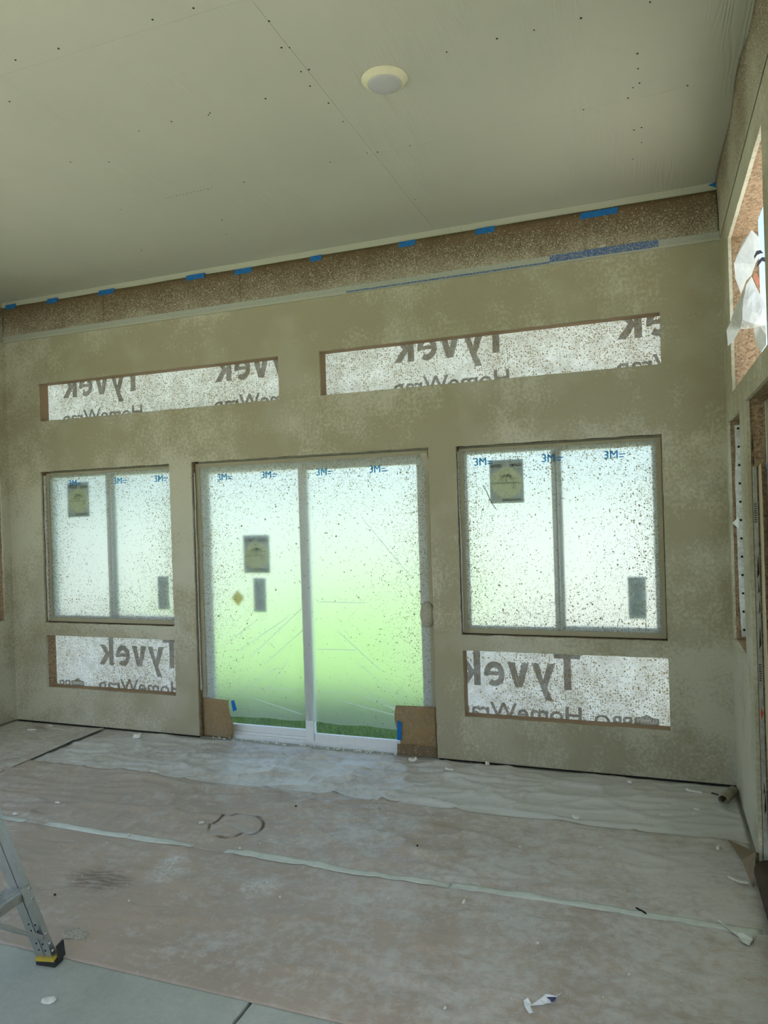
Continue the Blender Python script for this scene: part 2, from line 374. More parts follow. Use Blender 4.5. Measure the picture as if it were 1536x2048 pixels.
def put(o, parent):
    mw = o.matrix_world.copy(); o.parent = parent
    o.matrix_parent_inverse = Matrix.Identity(4)
    o.matrix_basis = parent_world(parent).inverted() @ mw
def parent_world(p):
    mw = p.matrix_basis.copy()
    while p.parent is not None:
        p = p.parent; mw = p.matrix_basis @ mw
    return mw
def thing(name, label, cat, loc, group=None, kind=None):
    o = bpy.data.objects.new(name, None); COL.objects.link(o); o.empty_display_size = 0.1
    o.location = loc; o.matrix_world = Matrix.Translation(loc)
    return tag(o, label, cat, group, kind)
def tag(o, label, cat, group=None, kind=None):
    o['label'] = label; o['category'] = cat
    if group: o['group'] = group
    if kind: o['kind'] = kind
    return o
def struct(o, label, cat): return tag(o, label, cat, None, 'structure')

def wl(o): return parent_world(o).translation

def holed(name, outer, holes, fn, w0, w1, mat, parent=None):
    """a sheet with openings: front face at depth w0, edges running back to w1"""
    bm = bmesh.new(); loops = []
    for lp in [outer] + holes:
        vs = [bm.verts.new((q[0], q[1], 0)) for q in lp]
        for a, b in zip(vs, vs[1:] + vs[:1]): bm.edges.new((a, b))
        loops.append(vs)
    bmesh.ops.triangle_fill(bm, use_beauty=True, use_dissolve=False, edges=bm.edges[:])
    for vs in loops:
        nb = [bm.verts.new((q.co.x, q.co.y, 1)) for q in vs]
        n = len(vs)
        for i in range(n): bm.faces.new((vs[i], vs[(i + 1) % n], nb[(i + 1) % n], nb[i]))
    for q in bm.verts: q.co = fn(q.co.x, q.co.y, w0 if q.co.z < 0.5 else w1)
    bmesh.ops.recalc_face_normals(bm, faces=bm.faces)
    me = bpy.data.meshes.new(name); bm.to_mesh(me); bm.free()
    return fin(name, me, mat, parent, wl(parent) if parent else (0, 0, 0)) if parent is None or wl(parent).length == 0 else None
def rect(a0, a1, b0, b1, jit=0.0, step=0.03, seed=0):
    if not jit: return [(a0, b0), (a1, b0), (a1, b1), (a0, b1)]
    rd = random.Random(seed); pts = []
    cs = [(a0, b0), (a1, b0), (a1, b1), (a0, b1)]
    for (p, q) in zip(cs, cs[1:] + cs[:1]):
        L = math.dist(p, q); n = max(2, int(L / step)); nx, ny = (q[1] - p[1]) / L, -(q[0] - p[0]) / L
        for i in range(n):
            k = i / n; j = jit * (noise.noise(Vector((k * L * 9 + seed * 7.3, seed, nx * 5 + ny * 3))) * 1.2 + rd.uniform(-.35, .35)) if i else 0
            pts.append((p[0] + (q[0] - p[0]) * k + nx * j, p[1] + (q[1] - p[1]) * k + ny * j))
    return pts

# ------------------------------------------------------------------ walls, floor, ceiling
H_TRL, H_TRR = (0.344, 2.547, 2.467, 2.774), (2.869, 5.081, 2.467, 2.774)
H_WL, H_WR = (0.340, 1.595, 0.828, 2.057), (3.823, 5.071, 0.832, 2.055)
H_LL, H_LR = (0.343, 1.592, 0.302, 0.725), (3.827, 5.071, 0.300, 0.731)
H_D = (1.790, 3.636, -0.02, 2.060)
ZB = 0.016                                     # plaster stops short of the slab
back_holes = [(H_TRL, .0018), (H_TRR, .0018), (H_WL, .004), (H_WR, .004), (H_LL, .0015), (H_LR, .002)]
fb = lambda a, b, w: Vector((a, w, b))
dz = rect(H_D[0], H_D[1], 0, H_D[3], .004, .03, 3)
dz = [q for q in dz if q[1] > ZB + .004]
# outline of the back wall with the doorway notched out of its lower edge
up_r = sorted([q for q in dz if abs(q[0] - H_D[1]) < .02 and q[1] < H_D[3] - .02], key=lambda q: q[1])
top = sorted([q for q in dz if q[1] >= H_D[3] - .02], key=lambda q: q[0])
up_l = sorted([q for q in dz if abs(q[0] - H_D[0]) < .02 and q[1] < H_D[3] - .02], key=lambda q: q[1])
outer = [(0, ZB), (H_D[0], ZB)] + up_l + top + up_r[::-1] + [(H_D[1], ZB), (XR, ZB), (XR, 3.6), (0, 3.6)]
wb = holed('wall_back', outer, [rect(h[0], h[1], h[2], h[3], j, .022, i + 1) for i, (h, j) in enumerate(back_holes)], fb, 0.0, T, STUCCO)
struct(wb, 'sprayed olive-grey stucco wall with windows, wrapped openings and sliding door', 'wall')
e = .003
outer = [(-.2, -.12), (H_D[0] - .006, -.12), (H_D[0] - .006, H_D[3] + .006), (H_D[1] + .006, H_D[3] + .006), (H_D[1] + .006, -.12), (XR + .2, -.12), (XR + .2, 3.62), (-.2, 3.62)]
holed('framing', outer, [rect(h[0] - e, h[1] + e, h[2] - e, h[3] + e) for h, j in back_holes], fb, T + .001, YW - .003, OSB, wb)

R_UP, R_NW, R_D = (-1.632, -.42, 2.213, 3.008), (-.70, -.105, .878, 2.09), (-2.78, -.952, -.02, 2.10)
fr = lambda a, b, w: Vector((XR + w, a, b))
outer = [(YB, ZB), (R_D[0], ZB), (R_D[0], R_D[3]), (R_D[1], R_D[3]), (R_D[1], ZB), (0, ZB), (0, 3.6), (YB, 3.6)]
rs = [(-.952 + .0035 * noise.noise(Vector((z * 30, 3, 1))) + random.uniform(-.002, .002), z) for z in [2.09 - i * .022 for i in range(94)] if z > .03]
R_O = (-5.3, -3.15, 2.75)  # unseen opening added to let side light into the room
outer = [(YB, ZB), (R_O[0], ZB), (R_O[0], R_O[2]), (R_O[1], R_O[2]), (R_O[1], ZB), (R_D[0], ZB), (R_D[0], R_D[3]), (R_D[1], R_D[3])] + rs + [(R_D[1], ZB), (-.0005, ZB), (-.0005, 3.6), (YB, 3.6)]
wr = holed('wall_right', outer, [rect(*R_UP, .003, .022, 11), rect(*R_NW, .004, .022, 12)], fr, 0.0, T, STUCCO)
struct(wr, 'stucco side wall on the right with open upper hole and door', 'wall')
outer = [(YB, -.12), (R_O[0], -.12), (R_O[0], R_O[2]), (R_O[1], R_O[2]), (R_O[1], -.12), (R_D[0] - .006, -.12), (R_D[0] - .006, R_D[3] + .006), (R_D[1] + .006, R_D[3] + .006), (R_D[1] + .006, -.12), (.2, -.12), (.2, 3.62), (YB, 3.62)]
holed('framing', outer, [rect(h[0] - e, h[1] + e, h[2] - e, h[3] + e) for h in (R_UP, R_NW)], fr, T + .001, .115, OSB, wr)
L_W = (-1.33, -.08, .85, 2.07)
fl = lambda a, b, w: Vector((-w, a, b))
L_O = (-5.3, -1.45, 2.90)  # large opening out of view, put in to light the room from the left
wlft = holed('wall_left', [(YB, ZB), (L_O[0], ZB), (L_O[0], L_O[2]), (L_O[1], L_O[2]), (L_O[1], ZB), (-.0005, ZB), (-.0005, 3.6), (YB, 3.6)], [rect(*L_W, .004, .022, 13)], fl, 0.0, T, STUCCO)
struct(wlft, 'stucco side wall on the left edge with a masked window', 'wall')
holed('framing', [(YB, -.12), (L_O[0], -.12), (L_O[0], L_O[2]), (L_O[1], L_O[2]), (L_O[1], -.12), (.2, -.12), (.2, 3.62), (YB, 3.62)], [rect(L_W[0] - e, L_W[1] + e, L_W[2] - e, L_W[3] + e)], fl, T + .001, .115, OSB, wlft)

MB().box(0, H_D[0] - .007, .012, .016, 0, .03).build('base_shade_strip', DARK, wb)  # dark strip painted in as the shade under the plaster edge
MB().box(H_D[1] + .007, XR, .012, .016, 0, .03).build('base_shade_strip', DARK, wb)
MB().box(XR + .012, XR + .016, R_D[1] + .008, 0, 0, .03).build('base_shade_strip', DARK, wr)
wre = holed('wall_rear', [(-.2, 0), (.6, 0), (.6, 2.5), (3.7, 2.5), (3.7, 0), (XR + .2, 0), (XR + .2, 3.6), (-.2, 3.6)], [], lambda a, b, w: Vector((a, YB - w, b)), 0, .12, STUCCO); struct(wre, 'stucco house wall behind the viewer', 'wall')  # its unseen opening is added to light the back and right walls
# floor: two slabs with an open control joint between them
fl0 = MB().box(-.25, XR + .25, YB, .2, -.14, -.03).build('floor', DARK)
struct(fl0, 'grey concrete slab floor with an open joint', 'floor')
MB().box(-.2, 3.671, YB, .105, -.03, 0).build('slab', CONC, fl0, bevel=.004)
MB().box(3.685, XR + .2, YB, .105, -.03, 0).build('slab', CONC, fl0, bevel=.004)

# ceiling: painted wood-grain sheets nailed up edge to edge
cl = MB().box(-.15, XR + .15, YB, .15, ZC + .012, ZC + .05).build('ceiling', DARK)
struct(cl, 'flat ceiling of painted grain-embossed panels', 'ceiling')
xs = [-.01, 1.288, 3.73, XR + .01]; ys = [.01, -1.108, -2.33, -3.55, -4.77, -5.99, YB]
for i in range(3):
    for j in range(6):
        MB().box(xs[i] + .0006, xs[i + 1] - .0006, ys[j + 1] + .0005, ys[j] - .0005, ZC, ZC + .0125).build('ceiling_panel', CEIL, cl)
nl = MB(); rd = random.Random(5)
for px, py in ((305, 39), (387, 16), (538, 42), (117, 97), (31, 120), (563, 95), (579, 95), (602, 143), (618, 139), (620, 172), (657, 206), (686, 243), (420, 226), (417, 230), (343, 243), (19, 203), (278, 262), (141, 324), (218, 324), (531, 197), (488, 364), (734, 306), (755, 304), (660, 324), (444, 440), (452, 468), (242, 419), (283, 501), (893, 104), (1068, 60), (1162, 36), (994, 77), (1300, 4), (1275, 107), (1276, 137), (1279, 166), (1266, 175), (1256, 196), (1375, 171), (1283, 255), (1268, 260), (1266, 318), (1167, 219), (1283, 285), (820, 291), (830, 399)):
    q = at(px, py, 2, ZC); nl.cyl((q.x, q.y, ZC + .001), (q.x, q.y, ZC - .0012), rd.uniform(.003, .0045), n=8)
for k in range(14):
    q = at(332 + k * 7, 396 - k * 1.55, 2, ZC); nl.cyl((q.x, q.y, ZC + .001), (q.x, q.y, ZC - .0008), rd.uniform(.002, .0035), n=6)
nl.build('nail_heads', DARK, cl, kind='stuff')
tr = MB().box(0.0, XR, -.016, 0.0, 3.40, ZC).build('trim_1', CEIL, bevel=.002)
struct(tr, 'narrow painted trim board along the top of the back wall', 'trim')

# roof slab with its cream soffit outside
rf = MB().box(-.75, XR + .72, YB, .50, 3.62, 3.80).build('roof', CREAM)
struct(rf, 'cream painted roof overhang outside the right wall', 'roof')

# ------------------------------------------------------------------ house wrap in the openings
def text_mesh(txt, size, bold=0.0, spacing=1.0):
    cu = bpy.data.curves.new('t', 'FONT'); cu.body = txt; cu.size = size; cu.offset = bold; cu.space_character = spacing
    cu.resolution_u = 4; cu.fill_mode = 'FRONT'
    o = bpy.data.objects.new('t', cu); COL.objects.link(o)
    me = bpy.data.meshes.new_from_object(o); bpy.data.objects.remove(o); bpy.data.curves.remove(cu)
    return me
def lettering(txt, xr, width, zbase, cap, yy, mat, parent, name='lettering', bold=.012, mirror=True, capref=None):
    """flat print; when mirrored it starts at xr and runs to the left"""
    me = text_mesh(txt, 1.0, bold)
    xs_ = [q.co.x for q in me.vertices]; x0, x1 = min(xs_), max(xs_)
    kx = width / (x1 - x0); kz = cap / (capref or .72)
    for q in me.vertices:
        x, z = (q.co.x - x0) * kx, q.co.y * kz
        q.co = Vector(((xr - x) if mirror else (xr + x), yy, zbase + z)) - wl(parent)
    me.name = name
    return fin(name, me, mat, parent, wl(parent))
def tyvek_letters(xr, zb, yy, parent):
    """bold humanist letters, mirrored: the word starts at xr and runs to the left"""
    cap, xh = .235, .162; b = MB()
    def poly(x0, pts):
        b.add([(xr - x0 - a, yy, zb + c) for a, c in pts], [tuple(range(len(pts)))])
    poly(0, [(.058, 0), (.104, 0), (.104, cap - .038), (.163, cap - .038), (.163, cap), (0, cap), (0, cap - .038), (.058, cap - .038)])
    poly(.155, [(0, xh), (.048, xh), (.079, .056), (.104, xh), (.150, xh), (.066, -.074), (.020, -.074), (.055, .006)])
    poly(.320, [(0, xh), (.048, xh), (.070, .058), (.092, xh), (.140, xh), (.093, 0), (.047, 0)])
    poly(.640, [(0, 0), (.045, 0), (.045, .070), (.092, 0), (.146, 0), (.080, .090), (.138, xh), (.086, xh), (.045, .100), (.045, cap + .004), (0, cap + .004)])
    cx, cz, ro, ri = .480 + .068, .080, (.068, .082), (.030, .042)
    n = 30; a0, a1 = math.radians(-12), math.radians(308); vs = []
    for k in range(n + 1):
        a = a0 + (a1 - a0) * k / n
        for r in (ro, ri): vs.append((xr - cx - math.cos(a) * r[0], yy, zb + cz + math.sin(a) * r[1]))
    b.add(vs, [(2 * k, 2 * k + 1, 2 * k + 3, 2 * k + 2) for k in range(n)])
    b.add([(xr - cx - a, yy, zb + cz + c) for a, c in ((-.029, -.009), (.0295, -.009), (.027, .018), (-.027, .018))], [(0, 1, 2, 3)])
    return b.build('lettering', PRINT, parent)
def clip_mesh(o, x0, x1, z0, z1):
    """trim the print to the sheet it is printed on"""
    bm = bmesh.new(); bm.from_mesh(o.data); off = wl(o)
    for co_, no in (((x0, 0, 0), (-1, 0, 0)), ((x1, 0, 0), (1, 0, 0)), ((0, 0, z0), (0, 0, -1)), ((0, 0, z1), (0, 0, 1))):
        bmesh.ops.bisect_plane(bm, geom=bm.verts[:] + bm.edges[:] + bm.faces[:], plane_co=Vector(co_) - off, plane_no=no, clear_outer=True)
    bm.to_mesh(o.data); bm.free()
def wrap(h, label, words):
    mg = .05
    root = thing('house_wrap', label, 'house wrap', ((h[0] + h[1]) / 2, YW, h[2]), 'house wrap stretched behind the wall openings')
    def fn(u, v):
        x = h[0] - mg + u * (h[1] - h[0] + 2 * mg); z = h[2] - mg + v * (h[3] - h[2] + 2 * mg)
        return Vector((x, YW + .004 * noise.noise(Vector((x * 4, z * 5, 1))) + .0045, z))
    MB().grid(fn, 60, 16).build('sheet', WRAP, root, smooth=True)
    for (txt, xr, width, zb, cap) in words:
        o = tyvek_letters(xr, zb, YW - .001, root) if txt == 'Tyvek' else lettering(txt, xr, width, zb, cap, YW - .001, PRINT, root, bold=.014)
        clip_mesh(o, h[0] - mg, h[1] + mg, h[2] - mg, h[3] + mg)
    return root
TZ, HZ = 2.657, 2.44
def row(xs_, zt, zh):
    out = []
    for xr in xs_: out += [('Tyvek', xr, .778, zt, .235), ('HomeWrap', xr, .795, zh, .112)]
    return out
wrap(H_TRL, 'long wrapped slot above the left window and door', row((1.283, 2.738), TZ, HZ))
wrap(H_TRR, 'long wrapped slot above the right window', row((4.166, 5.62), TZ, HZ))
wp1 = wrap(H_LL, 'wrapped low opening under the left window', row((1.567,), .484, .272))
wp2 = wrap(H_LR, 'wrapped low opening under the right window', row((4.556, 3.10), .484, .272))
def shop_mark(root, xl, xr, h):
    # gabled badge with the shop's name, and PRO beside it
    zt = .362; zs = .344; zb = .283; yy = YW - .001; mx = (xl + xr) / 2
    o = MB().add([(xl, yy, zb), (xr, yy, zb), (xr, yy, zs - .006), (mx + .03, yy, zs), (mx, yy, zt), (mx - .03, yy, zs), (xl, yy, zs - .006)], [(0, 1, 2, 3, 4, 5, 6)]).build('badge', PRINT, root)
    clip_mesh(o, h[0] - .05, h[1] + .05, h[2] - .05, 1)
    lettering("LOWE'S", xr - .012, (xr - xl) - .024, .311, .021, YW - .0018, plain('badge_white', (0.86, 0.84, 0.80), .7), root, bold=.016)
    o = lettering('PRO', xl - .012, .225, .263, .080, yy, PRINT, root, bold=.02)
    clip_mesh(o, h[0] - .05, h[1] + .05, h[2] - .05, 1)
shop_mark(wp2, 4.868, 5.010, H_LR); shop_mark(wp1, .489, .621, H_LL)
# thin plastic lath wires left hanging on the wrap
def strand(px_pts, root):
    MB().tube([at(a, b, 1, YW - .004) for a, b in px_pts], .0013, 6).build('wire', plain('white_wire', (0.85, 0.85, 0.80), .5), root)
strand([(1031, 1350), (1037, 1370), (1050, 1384), (1066, 1396), (1080, 1404), (1092, 1392), (1098, 1372), (1101, 1348)], wp2)
strand([(1229, 1388), (1236, 1402), (1252, 1411), (1272, 1413), (1287, 1406), (1296, 1385), (1298, 1358)], wp2)
strand([(162, 1317), (166, 1338), (174, 1350), (188, 1349), (196, 1339), (202, 1305)], wp1)
strand([(280, 1336), (286, 1343), (292, 1348)], wp1)
# lumber sills and headers inside the wrapped openings
for h, nm in ((H_LL, 'sill_board'), (H_LR, 'sill_board')):
    MB().box(h[0] - .002, h[1] + .002, T + .002, YW - .005, h[2] - .02, h[2] + .001).build(nm, LUMBER, wb)
for h in (H_TRL, H_TRR):
    MB().box(h[0] - .002, h[1] + .002, T + .002, YW - .005, h[3] - .001, h[3] + .02).build('header_board', LUMBER, wb)
    MB().box(h[0] - .02, h[0] + .001, T + .002, YW - .005, h[2], h[3]).build('jamb_board', LUMBER, wb)
MB().box(H_LR[0] - .02, H_LR[0] + .001, T + .002, YW - .005, H_LR[2], H_LR[3]).build('jamb_board', LUMBER, wb)

# ------------------------------------------------------------------ windows and doors
STK_GREY = m_thin('sticker_grey', (0.36, 0.38, 0.36), .6); STK_YEL = m_thin('sticker_yellow', (0.58, 0.54, 0.32), .65)
STK_DK = m_thin('sticker_dark', (0.10, 0.105, 0.10), .3); STK_TAG = m_thin('tag_grey', (0.46, 0.49, 0.48), .6)
STK_DIA = m_thin('diamond_yellow', (0.80, 0.64, 0.03), .75); STK_OLV = m_thin('sticker_olive', (0.42, 0.40, 0.22), .5)
LOGO = m_thin('film_logo_blue', (0.22, 0.58, 0.92), .85); LOGO2 = m_thin('film_print_grey', (0.13, 0.17, 0.19), .4)
FLANGE = plain('flange_white', (0.66, 0.67, 0.64), .5, .4, var=.2, sc=25)

def ring(x0, x1, z0, z1, t, y0, y1):
    return MB().box(x0, x0 + t, y0, y1, z0, z1).box(x1 - t, x1, y0, y1, z0, z1).box(x0 + t, x1 - t, y0, y1, z0, z0 + t).box(x0 + t, x1 - t, y0, y1, z1 - t, z1)
def palm_sticker(parent, x0, z0, yy):
    W_, H_ = .218, .280
    cx, cz, R = x0 + W_ / 2, z0 + H_ * .47, .100
    circ = [(cx + R * math.cos(k * math.pi / 18), cz + R * math.sin(k * math.pi / 18)) for k in range(36)]
    bm = bmesh.new()
    for lp in ([(x0, z0), (x0 + W_, z0), (x0 + W_, z0 + H_), (x0, z0 + H_)], circ):
        vs = [bm.verts.new((a, yy, c_)) for a, c_ in lp]
        for a, c_ in zip(vs, vs[1:] + vs[:1]): bm.edges.new((a, c_))
    bmesh.ops.triangle_fill(bm, use_beauty=True, edges=bm.edges[:])
    for q in bm.verts: q.co -= wl(parent)
    me = bpy.data.meshes.new('sticker'); bm.to_mesh(me); bm.free()
    s = fin('sticker', me, STK_GREY, parent, wl(parent))
    s['label'] = 'square grey sticker with yellow palm disc'
    y2 = yy
    MB().add([(a, yy, c_) for a, c_ in circ], [tuple(range(36))]).build('disc', STK_YEL, s)
    p = MB(); y3 = y2 - .001
    for k in range(9):
        a = math.radians(-25 + k * 28.75); L = .060
        base = Vector((cx, y3, cz + .045)); pts = [base + Vector((math.cos(a) * L * t, 0, math.sin(a) * L * t * .55 - .035 * t * t)) for t in (0, .35, .7, 1)]
        for q0, q1, w0, w1 in zip(pts[:-1], pts[1:], (.006, .012, .008), (.012, .008, .001)):
            p.add([q0 - Vector((0, 0, w0 / 2)), q1 - Vector((0, 0, w1 / 2)), q1 + Vector((0, 0, w1 / 2)), q0 + Vector((0, 0, w0 / 2))], [(0, 1, 2, 3)])
    p.add([(cx - .006, y3, cz + .002), (cx + .004, y3, cz + .002), (cx + .003, y3, cz + .045), (cx - .003, y3, cz + .045)], [(0, 1, 2, 3)])
    p.build('palm_emblem', STK_OLV, s, kind='stuff')
    b = MB()
    for (u0, u1, v0, v1) in ((.03, .40, .83, .90), (.60, .96, .83, .90), (.35, .92, .05, .10), (.06, .94, .455, .475), (.70, .73, .34, .45), (.76, .78, .36, .45)):
        b.box(x0 + W_ * u0, x0 + W_ * u1, y3 - .0006, y3, z0 + H_ * v0, z0 + H_ * v1)
    b.build('printed_bars', STK_DK, s, kind='stuff')
def tag_sticker(parent, x0, x1, z0, z1, yy):
    s = MB().add([(x0, yy, z0), (x1, yy, z0), (x1, yy, z1), (x0, yy, z1)], [(0, 1, 2, 3)]).build('label_tag', STK_TAG, parent)
    s['label'] = 'grey paper tag with fine print'
    W_, H_ = x1 - x0, z1 - z0; b = MB(); rd = random.Random(3); y3 = yy - .0016
    for v in (.93, .89, .85): b.box(x0 + W_ * .5, x0 + W_ * rd.uniform(.75, .92), y3, y3 + .0008, z0 + H_ * v, z0 + H_ * (v + .012))
    for v, a, c in ((.80, .2, .85), (.765, .1, .8), (.725, .2, .75), (.69, .25, .4), (.65, .05, .95), (.44, .08, .9), (.34, .05, .9), (.30, .1, .92), (.26, .05, .85), (.18, .1, .9), (.14, .05, .92), (.08, .1, .8)):
        b.box(x0 + W_ * a, x0 + W_ * c, y3, y3 + .0008, z0 + H_ * v, z0 + H_ * (v + .018))
    for a, c, v0, v1 in ((.36, .64, .49, .505), (.36, .64, .59, .605), (.36, .40, .49, .605), (.60, .64, .49, .605), (.44, .56, .535, .56)):
        b.box(x0 + W_ * a, x0 + W_ * c, y3, y3 + .0008, z0 + H_ * v0, z0 + H_ * v1)
    b.build('fine_print', STK_DK, s, kind='stuff')
    lettering('D', x0 + W_ * .05, W_ * .24, z0 + H_ * .87, H_ * .085, y3, STK_DK, s, 'letter', .02, False)
def film_print(film, xs_, z, y, size=.052):
    b = MB(); rd = random.Random(9)
    for x in xs_:
        lettering('3M', x, size * 1.5, z, size, y, LOGO, film, 'logo', 0, False)
        lettering('3M', x + .003, size * 1.5, z + .001, size, y + .0006, LOGO, film, 'logo', 0, False)
        for k in range(2): b.box(x + size * 1.7, x + size * rd.uniform(2.2, 2.6), y, y + .0005, z + .006 + k * size * .32, z + .012 + k * size * .32)
    b.build('film_fine_print', LOGO, film, kind='stuff')
def vinyl_window(name, h, label):
    x0, x1, z0, z1 = h
    root = thing(name, label, 'window', ((x0 + x1) / 2, .06, z0), kind='structure')
    gp = .010; X0, X1, Z0, Z1 = x0 + gp, x1 - gp, z0 + gp, z1 - gp
    ring(X0, X1, Z0, Z1, .032, .062, .125).build('frame', VINYL, root, bevel=.003)
    ring(x0 - .05, x1 + .05, z0 - .05, z1 + .05, .085, .1075, .110).build('nail_fin', FLANGE, root)
    xm = X0 + (X1 - X0) * .474
    s = ring(X0 + .030, xm + .044, Z0 + .030, Z1 - .030, .012, .070, .092)
    s.box(xm + .002, xm + .026, .066, .094, Z0 + .03, Z1 - .03); s.build('sash', VINYL, root, bevel=.002)
    s = ring(xm + .028, X1 - .030, Z0 + .030, Z1 - .030, .018, .096, .118).box(xm + .022, xm + .062, .096, .118, Z0 + .03, Z1 - .03)
    s.build('fixed_sash', VINYL, root, bevel=.002)
    MB().box(X0 + .04, xm + .002, .080, .083, Z0 + .04, Z1 - .04).build('glass_pane', GLASS, root)
    MB().box(xm + .06, X1 - .046, .105, .108, Z0 + .046, Z1 - .046).build('glass_pane', GLASS, root)
    palm_sticker(root, x0 + .20, z1 - .377, .079)
    tag_sticker(root, x1 - .217, x1 - .113, z0 + .113, z0 + .370, .1035)
    # perforated strip on the left jamb
    st = MB().box(x0 + .0015, x0 + .0035, .028, .062, z0 + .012, z1 - .03).build('perforated_strip', FLANGE, root)
    hl = MB(); n = int((z1 - z0 - .1) / .037)
    for k in range(n): hl.cyl((x0 + .003, .042 if k % 2 else .052, z0 + .05 + k * .037), (x0 + .0042, .042 if k % 2 else .052, z0 + .05 + k * .037), .005, n=8)
    hl.build('holes', DARK, st, kind='stuff')
    return root
def masking_film(h, label, y, prints, zlow=None, lowfade=False, name='masking_film', solid=.032, streak=None, zp=None):
    x0, x1, z0, z1 = h
    zl = z0 + .004 if zlow is None else zlow
    root = thing(name, label, 'masking film', ((x0 + x1) / 2, y, zl))
    mt = m_film('film_' + str(len(bpy.data.materials)), x0, x1, zl, z1, solid=solid, lowfade=lowfade, streak=streak)
    def fn(u, v):
        x = x0 + .005 + u * (x1 - x0 - .010)
        zb = zl + (.012 * math.sin(u * 5.2) + .008 * noise.noise(Vector((u * 9, 1, 2))) + .035 * u if zlow is not None else 0)
        z = zb + v * (z1 - .012 - zb)
        return Vector((x, y + .003 * noise.noise(Vector((x * 5, z * 4, 2))), z))
    sh = MB().grid(fn, 50, 60).build('sheet', mt, root, smooth=True, solid=.001); sh.modifiers[0].use_rim = False
    if prints: film_print(root, prints, zp if zp else z1 - .128, y - .006)
    return root
win1 = vinyl_window('window_1', H_WL, 'white sliding window in the back wall at left, behind sprayed film')
win2 = vinyl_window('window_2', H_WR, 'white sliding window in the back wall at right, behind sprayed film')
masking_film(H_WL, 'clear sprayed masking film over the left window', .052, (.585, 1.035, 1.42))
masking_film(H_WR, 'clear sprayed masking film over the right window', .052, (3.93, 4.365, 4.74))

# back sliding door
x0, x1, z0, z1 = H_D
d1 = thing('door_1', 'white sliding glass patio door in the back wall', 'door', ((x0 + x1) / 2, .08, 0), kind='structure')
MB().box(x0 + .012, x0 + .05, .06, .15, 0, z1 - .012).box(x1 - .05, x1 - .012, .06, .15, 0, z1 - .012).box(x0 + .05, x1 - .05, .06, .15, z1 - .05, z1 - .012).build('frame', VINYL, d1, bevel=.003)
MB().box(x0 + .012, x1 - .012, .055, .15, 0.0, .030).box(x0 + .012, x1 - .012, .088, .098, .03, .044).build('track', VINYL, d1, bevel=.002)
MB().box(x0 - .05, x0 + .012, .1075, .110, 0, z1 + .05).box(x1 - .012, x1 + .05, .1075, .110, 0, z1 + .05).box(x0 + .012, x1 - .012, .1075, .110, z1 - .012, z1 + .05).build('nail_fin', FLANGE, d1)
xm = 2.645
MB().box(xm - .002, xm + .062, .062, .090, .028, z1 - .05).box(x1 - .105, x1 - .05, .062, .090, .028, z1 - .05).box(xm + .068, x1 - .105, .062, .090, .028, .085).box(xm + .068, x1 - .105, .062, .090, z1 - .10, z1 - .05).build('sliding_panel', VINYL, d1, bevel=.003)
MB().box(x0 + .05, x0 + .075, .104, .134, .03, z1 - .05).box(xm - .01, xm + .05, .104, .134, .03, z1 - .05).box(x0 + .075, xm - .01, .104, .134, .03, .092).box(x0 + .075, xm - .01, .104, .134, z1 - .085, z1 - .05).build('fixed_panel', VINYL, d1, bevel=.003)
MB().box(xm + .06, x1 - .10, .075, .078, .08, z1 - .09).build('glass_pane', GLASS, d1)
MB().box(x0 + .07, xm, .118, .121, .088, z1 - .08).build('glass_pane', GLASS, d1)
palm_sticker(d1, 2.147, 1.222, .117)
tag_sticker(d1, 2.222, 2.325, .935, 1.185, .117)
c = Vector((2.085, .1164, 1.036)); dm = .062
o = MB().add([c + Vector((-dm * .86, 0, 0)), c + Vector((0, 0, -dm)), c + Vector((dm * .86, 0, 0)), c + Vector((0, 0, dm))], [(0, 1, 2, 3)]).build('warning_diamond', STK_DIA, d1)
o['label'] = 'yellow diamond sticker'
# the pull handle stands out under the film and is sprayed over with it
HB = m_kraft('sprayed_handle', (0.36, 0.35, 0.27), 0, 1, .6, 1.3, dens=(.5, .5))
hm = bpy.data.meshes.new('pull_handle'); bm = bmesh.new(); bmesh.ops.create_uvsphere(bm, u_segments=24, v_segments=14, radius=1)
for q in bm.verts: q.co = Vector((q.co.x * .052, q.co.y * .030, q.co.z * .086)) + Vector((3.583, .046, .952)) - wl(d1)
bm.to_mesh(hm); bm.free(); fin('pull_handle', hm, HB, d1, wl(d1), smooth=True)
creases = []
for (a, c_), (a2, c2) in (((235, 1180), (440, 1020)), ((330, 1200), (610, 1010)), ((400, 1235), (690, 960)), ((480, 1275), (700, 1080)), ((500, 1420), (610, 1260)), ((310, 1450), (560, 1290)), ((400, 1410), (700, 1420)), ((390, 1460), (700, 1562)),
           ((900, 1090), (1130, 1300)), ((1000, 1260), (1290, 1500)), ((960, 1360), (1240, 1540)), ((790, 1430), (990, 1440)), ((990, 1440), (1240, 1538)), ((900, 1480), (1240, 1570)), ((780, 1190), (1000, 1195)), ((780, 920), (1060, 926)), ((1040, 450), (1290, 750))):
    p_, q_ = at(360 + a / 2.844, 880 + c_ / 2.844, 1, .048), at(360 + a2 / 2.844, 880 + c2 / 2.844, 1, .048)
    creases.append((p_.x, p_.z, q_.x, q_.z))
dfilm = masking_film(H_D, 'long sprayed masking film over the back sliding door', .048, (1.99, 2.36, 2.80, 3.20), zlow=.150, lowfade=True, solid=.04, streak=creases, zp=1.915)

